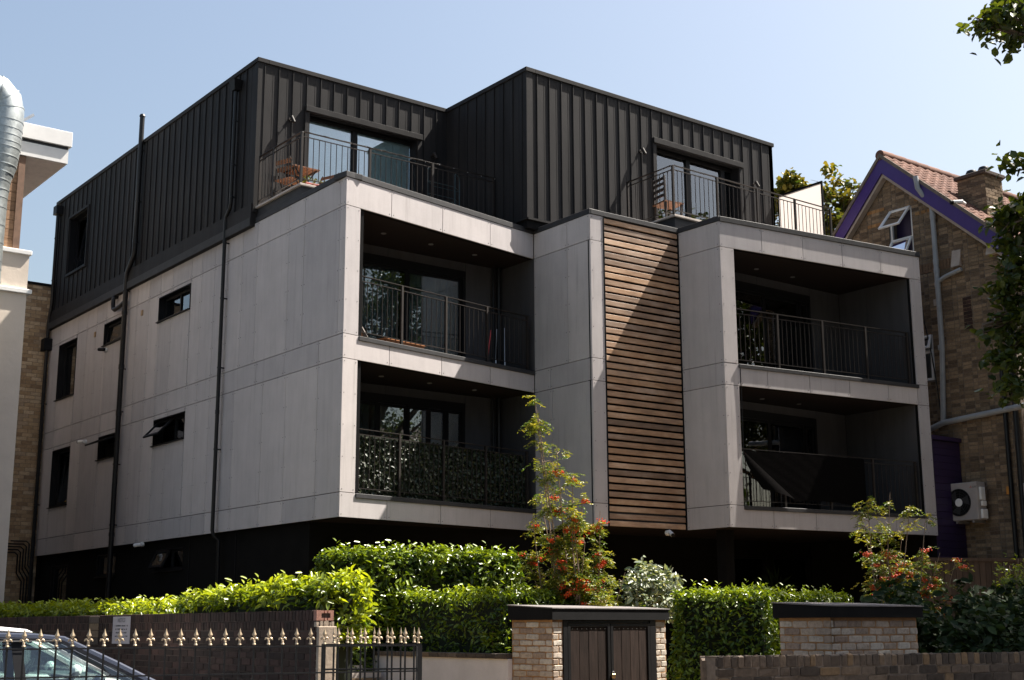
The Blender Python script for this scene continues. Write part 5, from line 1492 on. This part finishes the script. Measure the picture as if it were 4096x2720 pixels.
# ------------------------------------------------------------------ trees
def tree(name, label, base, trunk_top, r0, clumps, nleaf, size, mat, limbs=True, group=None, aspect=.75, spread=.55):
    T = thing(name, base, label, 'tree', group)
    tr = MB(); B = Vector(base); TT = Vector(trunk_top)
    mid = B.lerp(TT, .5) + Vector((.12, -.08, 0))
    tr.tube([B, B + (mid - B) * .3, mid, TT], [r0 * 1.25, r0, r0 * .8, r0 * .55], 12)
    for (c, r) in clumps:
        c = Vector(c); a = B.lerp(TT, random.uniform(.6, 1.0)); m = a.lerp(c, .5) + Vector((0, 0, .25 * (c - a).length * .3))
        tr.tube([a, m, c], [r0 * .35, r0 * .18, .012], 6)
        for k in range(5):
            e = c + Vector((random.uniform(-1, 1), random.uniform(-1, 1), random.uniform(-.8, .8))) * r * .8
            tr.tube([m.lerp(c, .6), c.lerp(e, .5) + Vector((0, 0, .08)), e], [.02, .012, .004], 4)
    tr.build('trunk', M['bark'], T, smooth=True)
    dn = [4.0 if r < .7 else 1.0 for c, r in clumps]; tot = sum(k * r ** 2.2 for k, (c, r) in zip(dn, clumps)); P_ = []; S_ = []
    for kk, (c, r) in zip(dn, clumps):
        n = int(nleaf * kk * r ** 2.2 / tot); sub = max(4, int(n / 45))
        v = RNG.normal(size=(sub, 3)); v /= np.linalg.norm(v, axis=1, keepdims=True)
        cen = np.array(c)[None] + v * r * (RNG.random(sub) ** .5)[:, None] * np.array([[1, 1, .8]])
        idx = RNG.integers(0, sub, n); p = cen[idx] + RNG.normal(0, r * .13 + .05, (n, 3)) * np.array([[1, 1, .7]])
        P_.append(p)
    P_ = np.concatenate(P_); n = len(P_)
    leaf_object('crown', P_, RNG.normal(0, .55, (n, 3)) + np.array([[0, 0, .7]]), size * RNG.uniform(.65, 1.3, n), mat, T, aspect, dirs=RNG.normal(size=(n, 3)) + np.array([[0, 0, -.5]]))
    return T
vis = []
for (u, v, d, r) in ((4010, 40, 17.0, .40), (3925, 95, 17.0, .22), (4075, 165, 17.2, .26), (4120, 60, 17.6, .5), (4090, 690, 18.5, .32), (4130, 820, 18.6, .55), (4075, 990, 18.6, .42), (4120, 1150, 18.4, .55), (3975, 1290, 18.2, .30), (4050, 1240, 18.4, .40), (4085, 1430, 18.2, .45), (4070, 900, 18.5, .36), (4050, 1090, 18.4, .36), (4100, 1330, 18.3, .4), (4130, 1560, 18.0, .5), (3935, 1330, 18.2, .14)):
    vis.append((tuple(at(u, v, d)), r))
ext = []
rr = random.Random(3)
for i in range(75):
    a = rr.uniform(0, 2 * math.pi); q = rr.uniform(.3, 1) ** .6
    x, y = 9.9 + math.cos(a) * 4.0 * q, -11.4 + math.sin(a) * 4.0 * q; zz = rr.uniform(7.0, 14.5)
    u, v, d = proj((x, y, zz))
    if u < 4096 + 5347 * 1.5 / max(d, 1) and zz < 15: x += 2.2; y -= .8
    u, v, d = proj((x, y, zz))
    if u - 5347 * 1.9 / max(d, 1) > 4096: ext.append(((x, y, zz), rr.uniform(1.0, 1.6)))
tree('street_tree', 'broadleaf street tree reaching in from the right edge', (9.6, -11.6, .12), (9.4, -11.3, 9.0), .26, vis + ext, 46000, .125, M['tree_leaf'])
ext2 = []
for i in range(40):
    a = rr.uniform(0, 2 * math.pi); q = rr.uniform(.2, 1) ** .6
    ext2.append(((18.3 + math.cos(a) * 4.2 * q, -7.6 + math.sin(a) * 3.4 * q, rr.uniform(6.0, 12.6)), rr.uniform(1.1, 1.7)))
tree('street_tree', 'second broadleaf street tree off the right edge shading the brick house', (18.5, -8.5, .12), (18.4, -8.2, 8.0), .26, ext2, 22000, .17, M['tree_leaf'])
bk = [(tuple(at(u, v, 47)), r) for u, v, r in ((3150, 740, .8), (3130, 800, .9), (3300, 750, 1.2), (3390, 800, 1.2), (3460, 780, 1.1), (3360, 880, 1.3), (3420, 930, 1.4), (3480, 860, 1.3), (3300, 950, 1.5), (3200, 900, 1.4))]
tree('garden_tree', 'sunlit tree with yellowing leaves behind the right terrace', (at(3350, 2400, 47).x, at(3350, 2400, 47).y, .1), tuple(at(3350, 1150, 47)), .25, [(c, r * .66) for c, r in bk], 5200, .2, M['autumn'])

# unseen street houses and trees, added to block low sky; mirrored in glass
M['unseen_far_brick'] = plain('unseen_red_brick_terrace', (.16, .085, .06), .9, 0, .3, 4)
for i in range(5):
    x = -38 + i * 15
    Hh = thing('unseen_terraced_house', (x + 7, -42, 0), 'unseen red brick terraced house across the street, ' + ('far left', 'left', 'middle', 'right', 'far right')[i] + ' of the five', 'house', 'unseen houses across the street')
    MB().box(x, x + 14.6, -46, -38, 0, 9.5).build('wall', M['unseen_far_brick'], Hh)
    MB().prism([(x - .2, -37.6, 9.5), (x - .2, -46.4, 9.5), (x - .2, -42, 12.8)], (15, 0, 0)).build('roof', M['mortar_d'], Hh)
    for k in range(4):
        for zz in (1.2, 4.2, 7.0):
            wv = MB().box(x + 1.2 + k * 3.4, x + 2.5 + k * 3.4, -38.0, -37.9, zz, zz + 1.6).build('window', M['upvc'], Hh)
            MB().box(x + 1.3 + k * 3.4, x + 2.4 + k * 3.4, -37.9, -37.88, zz + .1, zz + 1.5).build('pane', M['glass'], wv)
for i, (x, y) in enumerate(((-26, -26), (-17, -30), (4, -31), (14, -27), (27, -24))):
    cl = []
    for k in range(16):
        a = rr.uniform(0, 2 * math.pi); q = rr.uniform(.2, 1) ** .6
        cl.append(((x + math.cos(a) * 4.2 * q, y + math.sin(a) * 4.2 * q, rr.uniform(5.5, 14)), rr.uniform(1.3, 2.2)))
    tree('street_tree', 'unseen large tree across the road, ' + ('far left', 'left', 'centre', 'right', 'far right')[i] + ' of the five behind the viewer', (x, y, .1), (x, y, 8), .3, cl, 7000, .34, M['tree_leaf'], group='unseen trees across the road')

for i, (x, y) in enumerate(((-13.5, 24),)):  # unseen tree added to cut sky light and reflections on the flank
    cl = []
    for k in range(18):
        a = rr.uniform(0, 2 * math.pi); q = rr.uniform(.2, 1) ** .6
        cl.append(((x + math.cos(a) * 4.6 * q, y + math.sin(a) * 4.6 * q, rr.uniform(7, 18)), rr.uniform(1.5, 2.4)))
    tree('garden_tree', ('unseen tall tree added behind the cream building to block sky', 'unseen tall tree added beside the cream building to block sky')[i], (x, y, .1), (x, y, 10), .35, cl, 7000, .38, M['tree_leaf'])
# ------------------------------------------------------------------ things on the terraces and balconies
def slat_chair(label, c, ang, z0=9.378):
    C_ = thing('folding_chair', (c[0], c[1], z0), label, 'chair', 'folding chairs on the left terrace')
    q = Matrix.Rotation(ang, 3, 'Z')
    def w(x, y, z): return Vector((c[0], c[1], z0)) + q @ Vector((x, y, z))
    f = MB()
    for sy in (-.2, .2):
        f.bar(w(.20, sy, 0), w(-.22, sy, .84), .012, .022); f.bar(w(-.20, sy, 0), w(.20, sy, .44), .012, .022)
    f.build('frame', M['rail'], C_)
    for i in range(6): MB().hexa([w(-.18 + i * .066, -.21, .44), w(-.18 + i * .066 + .05, -.21, .44), w(-.18 + i * .066 + .05, .21, .44), w(-.18 + i * .066, .21, .44)] + [w(-.18 + i * .066, -.21, .455), w(-.18 + i * .066 + .05, -.21, .455), w(-.18 + i * .066 + .05, .21, .455), w(-.18 + i * .066, .21, .455)]).build('seat_slat', M['wood_brown'], C_)
    for zz in (.62, .74):
        x = -.22 + (.84 - zz) * .5 + .0
        MB().hexa([w(x, -.21, zz), w(x, .21, zz), w(x + .012, .21, zz), w(x + .012, -.21, zz), w(x - .03, -.21, zz + .07), w(x - .03, .21, zz + .07), w(x - .018, .21, zz + .07), w(x - .018, -.21, zz + .07)]).build('back_slat', M['wood_brown'], C_)
    return C_
slat_chair('brown slatted folding chair left of the terrace table', (.42, 2.86), math.radians(20))
slat_chair('brown slatted folding chair right of the terrace table', (1.22, 3.0), math.radians(200))
TB = thing('bistro_table', (.60, 2.76, 9.378), 'small brown slatted folding table on the left terrace', 'table')
for i in range(7): MB().box(.34 + i * .078, .34 + i * .078 + .066, 2.50, 3.02, 10.02, 10.04).build('table_slat', M['wood_brown'], TB)
f = MB()
for y in (2.56, 2.96): f.bar((.38, y, 9.378), (.82, y, 10.02), .014, .024); f.bar((.82, y, 9.378), (.38, y, 10.02), .014, .024)
f.bar((.38, 2.53, 10.01), (.38, 2.99, 10.01), .02, .02); f.bar((.82, 2.53, 10.01), (.82, 2.99, 10.01), .02, .02)
f.build('table_frame', M['rail'], TB)
PL = thing('planter_box', (.5, 1.9, 9.378), 'low red planter with dry plants behind the left terrace railing', 'planter')
MB().box(.22, .95, 1.84, 2.02, 9.378, 9.50).build('trough', plain('red_plastic', (.30, .05, .035), .5), PL, bevel=.01)
n = 220; pp = np.stack([RNG.uniform(.2, .97, n), RNG.uniform(1.80, 2.06, n), RNG.uniform(9.46, 9.60, n)], 1)
leaf_object('foliage', pp, RNG.normal(0, .6, (n, 3)) + [[0, 0, .6]], RNG.uniform(.04, .08, n), M['autumn'], PL, .4)
# string of lights on the left terrace rail
SL = thing('string_lights', (.02, 1.62, 10.3), 'thin string of fairy lights wound along the left terrace rail', 'lights')
pts = [(0.02 + i * .11, 1.635 - .012 * math.sin(i * 2.1), 10.352 + .012 * math.sin(i * 1.7)) for i in range(40)]
MB().tube(pts, .003, 4).build('wire', M['rail'], SL)
bl = MB()
for p in pts[::3]: bl.blob((p[0], p[1] - .008, p[2] - .02), .007, 5, 3)
bl.build('bulbs', M['white'], SL)
# drying rack in the shaded corner of the left terrace
DR = thing('drying_rack', (3.4, 2.5, 9.378), 'dark folding clothes airer in the shaded corner of the left terrace', 'airer')
d = MB()
for x in (3.1, 3.75):
    d.tube([(x, 2.2, 9.38), (x, 2.2, 10.45), (x + .05, 2.25, 10.5), (x + .2, 2.35, 10.48), (x + .25, 2.4, 10.42), (x + .25, 2.4, 9.38)], .009, 6)
for zz in (9.65, 9.95, 10.2): d.tube([(3.1, 2.2, zz), (3.75, 2.2, zz), (4.0, 2.4, zz), (3.35, 2.4, zz), (3.1, 2.2, zz)], .006, 5)
d.build('rack_frame', plain('dark_teal_metal', (.02, .05, .06), .4), DR)
# chair on the right terrace
RC = thing('ladder_back_chair', (7.32, -.12, 9.478), 'dark ladder-back wooden chair in the corner of the right terrace', 'chair')
M['dark_wood'] = plain('dark_stained_wood', (.03, .022, .018), .45, 0, .2, 8)
def cw(x, y, z): return Vector((7.34, -.12, 9.478)) + Matrix.Rotation(math.radians(-8), 3, 'Z') @ Vector((x, y, z))
for sy in (-.19, .19):
    MB().bar(cw(-.17, sy, 0), cw(-.20, sy, .98), .032, .036).build('leg', M['dark_wood'], RC)
    MB().bar(cw(.20, sy, 0), cw(.20, sy, .43), .034, .034).build('leg', M['dark_wood'], RC)
for zz in (.56, .68, .80, .91): MB().hexa([cw(-.20, -.18, zz), cw(-.20, .18, zz), cw(-.18, .18, zz), cw(-.18, -.18, zz), cw(-.205, -.18, zz + .055), cw(-.205, .18, zz + .055), cw(-.185, .18, zz + .055), cw(-.185, -.18, zz + .055)]).build('back_rung', M['dark_wood'], RC)
MB().hexa([cw(-.22, -.22, .43), cw(.24, -.22, .43), cw(.24, .22, .43), cw(-.22, .22, .43), cw(-.22, -.22, .46), cw(.24, -.22, .46), cw(.24, .22, .46), cw(-.22, .22, .46)]).build('seat', M['wood_brown'], RC)
MB().bar(cw(-.17, -.19, .2), cw(.2, -.19, .2), .02, .02).build('stretcher', M['dark_wood'], RC); MB().bar(cw(-.17, .19, .2), cw(.2, .19, .2), .02, .02).build('stretcher', M['dark_wood'], RC)
# planters, box and tools on the upper left balcony
M['orange_wood'] = plain('orange_brown_wood', (.30, .12, .045), .55, 0, .25, 9, .1, .4, (1, 1, 5))
PX = thing('wooden_planter', F1.p(1.55, -.35, zB), 'long low orange-brown wooden planter on the upper left balcony', 'planter')
MB().fbox(F1, 1.12, 2.02, -.42, -.20, zB - .02, zB + .10).build('trough', M['orange_wood'], PX, bevel=.006)
MB().fbox(F1, 1.10, 2.04, -.44, -.18, zB + .10, zB + .125).build('rim', M['orange_wood'], PX)
HB = thing('rabbit_hutch', F1.p(.5, -.4, zB), 'small orange wooden box with pale sloping lid behind the balcony corner post', 'box')
m = MB(); P_ = F1.p
m.hexa([P_(.34, -.20, zB - .02), P_(.62, -.20, zB - .02), P_(.62, -.65, zB - .02), P_(.34, -.65, zB - .02), P_(.34, -.20, zB + .20), P_(.58, -.20, zB + .12), P_(.58, -.65, zB + .12), P_(.34, -.65, zB + .20)]); m.build('box_body', M['orange_wood'], HB)
m = MB(); m.hexa([P_(.33, -.17, zB + .205), P_(.55, -.17, zB + .205), P_(.55, -.68, zB + .205), P_(.33, -.68, zB + .205), P_(.33, -.17, zB + .225), P_(.545, -.17, zB + .225), P_(.545, -.68, zB + .225), P_(.33, -.68, zB + .225)])
m.hexa([P_(.55, -.17, zB + .205), P_(.67, -.17, zB + .06), P_(.67, -.68, zB + .06), P_(.55, -.68, zB + .205), P_(.555, -.17, zB + .225), P_(.685, -.17, zB + .07), P_(.685, -.68, zB + .07), P_(.555, -.68, zB + .225)]); m.build('lid', M['slab'], HB)
def pole(label, a, b, mat, name='broom', cat='broom', group='poles in the balcony corner'):
    o = thing(name, (a[0], a[1], zB - .02), label, cat, group)
    MB().tube([a, b], .012, 6).build('handle', mat, o)
    MB().blob(a, .04, 8, 4, (1.6, .7, .8)).build('head', M['pipe'], o)
red = plain('red_handle', (.45, .03, .03), .4)
pole('red-handled broom leaning in the upper left balcony corner', F1.p(3.75, -.35, zB), F1.p(3.98, -.45, zB + .75), red)
pole('silver pole left of two leaning in the upper left balcony corner', F1.p(3.95, -.30, zB), F1.p(4.10, -.42, zB + .78), M['steel'], 'pole', 'pole')
pole('silver pole nearest the side wall in the upper left balcony', F1.p(4.20, -.30, zB), F1.p(4.36, -.45, zB + .85), M['steel'], 'pole', 'pole')
# ivy screen on the lower left balcony
IV = thing('ivy_screen', F1.p(2.4, -.12, zD), 'artificial ivy privacy screen tied behind the lower left balcony railing', 'screen')
MB().fbox(F1, .335, 4.50, -.125, -.115, zD + .02, 4.74).build('mesh_backing', M['core'], IV)
n = 3600; ss = RNG.uniform(.34, 4.50, n); zz = RNG.uniform(zD + .02, 4.76, n) - .03 * np.abs(np.sin(ss * 9))
pp = np.array([F1.p(a, -.10 + random.uniform(-.015, .025), b) for a, b in zip(ss, zz)])
leaf_object('foliage', pp, np.array(F1.n)[None] * .9 + RNG.normal(0, .45, (n, 3)) + [[0, 0, .25]], RNG.uniform(.045, .075, n), M['ivy'], IV, .8, dirs=RNG.normal(size=(n, 3)) + [[0, 0, -.8]], tones=RNG.random(n) ** 2.2)
# black netting on the lower right balcony, one corner pulled down and back
TP = thing('black_netting', F3.p(1.9, .0, zD), 'black shade netting sagging on the lower right balcony rail', 'netting')
M['net'] = plain('black_shade_net', (.0048, .0045, .0045), 1.0, 0, .6, 60, .15, 0.0)
m = MB(); NX, NZ = 44, 16; vs = []; fs = []
for i in range(NX + 1):
    for j in range(NZ + 1):
        a = i / NX; b = j / NZ
        s0_ = .36 + 1.20 * b ** 1.0 if True else 0
        s = s0_ + (3.36 - s0_) * a
        zt_ = 4.775 - .01 * math.sin(a * 9) ; zb_ = 3.875 + .06 * math.sin(a * math.pi) - .05 * a
        z = zt_ + (zb_ - zt_) * b
        n_ = -.03 + .0015 * math.sin(a * 17 + b * 5) * (.3 + b) + .0008 * math.sin(a * 41 - b * 13)
        vs.append(F3.p(s, n_, z))
for i in range(NX):
    for j in range(NZ): fs.append((i * (NZ + 1) + j, (i + 1) * (NZ + 1) + j, (i + 1) * (NZ + 1) + j + 1, i * (NZ + 1) + j + 1))
m.add(vs, fs); m.build('net_sheet', M['net'], TP, smooth=True, recalc=False)
m = MB()   # loose flap hanging from the corner post
A = F3.p(.355, -.02, 4.74); vs = []; fs = []
for i in range(9):
    for j in range(13):
        a = i / 8; b = j / 12
        L0 = F3.p(.36 + .40 * b ** 1.6, .05 * b, 4.74 - .68 * b); L1 = F3.p(.38 + 1.12 * b, .04 * b, 4.74 - .82 * b)
        p = L0.lerp(L1, a) + F3.n * (.08 * math.sin(a * math.pi) * b); vs.append(p)
for i in range(8):
    for j in range(12): fs.append((i * 13 + j, (i + 1) * 13 + j, (i + 1) * 13 + j + 1, i * 13 + j + 1))
m.add(vs, fs); m.build('loose_flap', M['net'], TP, smooth=True, recalc=False)
# pot on the upper right balcony
CBX = thing('cable_drop', F3.p(.36, .02, 6), 'thin black cable hanging at the right bay corner post', 'cable')
MB().tube([F3.p(.372, .012, zB), F3.p(.374, .012, 6.1), F3.p(.378, .010, 5.5), F3.p(.37, .010, 4.75)], .006, 5).build('cable', M['pipe'], CBX)
# security cameras on the flank and under the bays
def cctv(label, p, n, aim, housing='white'):
    p = Vector(p); n = Vector(n); S = thing('security_camera', p, label, 'camera', 'security cameras')
    MB().tube([p, p + n * .05], .05, 12).build('mount', M['white'], S, smooth=True)
    c = p + n * .09 + Vector((0, 0, .0)); a = Vector(aim).normalized()
    MB().tube([p + n * .04, c], .022, 8).build('arm', M['white'], S)
    MB().tube([c - a * .05, c + a * .12], .04, 12).build('housing', M[housing], S, smooth=True)
    MB().tube([c + a * .12, c + a * .14], .036, 12).build('lens', M['black'], S, smooth=True)
cctv('dark-hooded camera on the flank below the upper small window', (0, 10.60, 7.83), (-1, 0, 0), (-.4, .8, .1), 'black')
cctv('white camera on the flank beside the lower small window', (0, 11.55, 5.83), (-1, 0, 0), (-.5, .85, .0))
cctv('white camera under the bottom edge of the flank panels', (0.03, 7.95, 3.33), (-1, 0, -.2), (-.5, .85, -.1))
cctv('small white camera under the timber slats', (6.35, -.86, 3.30), (0, -1, 0), (-.3, -.8, -.4))
# yellow things on a window sill, coloured tubs in another
CT = thing('yellow_toy', (.17, 13.0, 4.52), 'small yellow toys on the sill of the lower tall window', 'toy')
yl = plain('yellow_plastic', (.65, .36, .02), .5)
MB().blob((.175, 12.85, 4.62), .07, 10, 6, (.5, 1, 1)).build('toy_body', yl, CT, smooth=True); MB().blob((.175, 13.2, 4.57), .05, 8, 5, (.5, 1.2, .9)).build('toy_body', yl, CT, smooth=True)
BT = thing('bottle_row', (.16, 10.1, 5.38), 'coloured bottles on the sill of the open lower window', 'bottles')
for i, c in enumerate(((.6, .05, .04), (.65, .4, .05), (.06, .1, .4), (.5, .5, .5))):
    MB().lathe([(.03, 0), (.035, .02), (.035, .12), (.015, .15), (.015, .18)], (.15, 9.75 + i * .1, 5.37), 10).build('bottle', plain('bottle_%d' % i, c, .4), BT, smooth=True)
YU = thing('yucca_plant', (10.1, -.2, .16), 'spiky yucca plant standing before the dark ground floor windows', 'plant')
MB().tube([(9.75, -.3, .16), (9.78, -.3, 1.9), (9.8, -.3, 2.35)], [.035, .03, .03], 8).build('stem', M['bark'], YU)
n = 60; dd = RNG.normal(size=(n, 3)); dd[:, 2] = np.abs(dd[:, 2]) * .6 + .1
leaf_object('leaves', np.tile([[9.8, -.3, 2.35]], (n, 1)), np.cross(dd, RNG.normal(size=(n, 3))), RNG.uniform(.35, .55, n), M['shade_leaf'], YU, .09, dirs=dd)
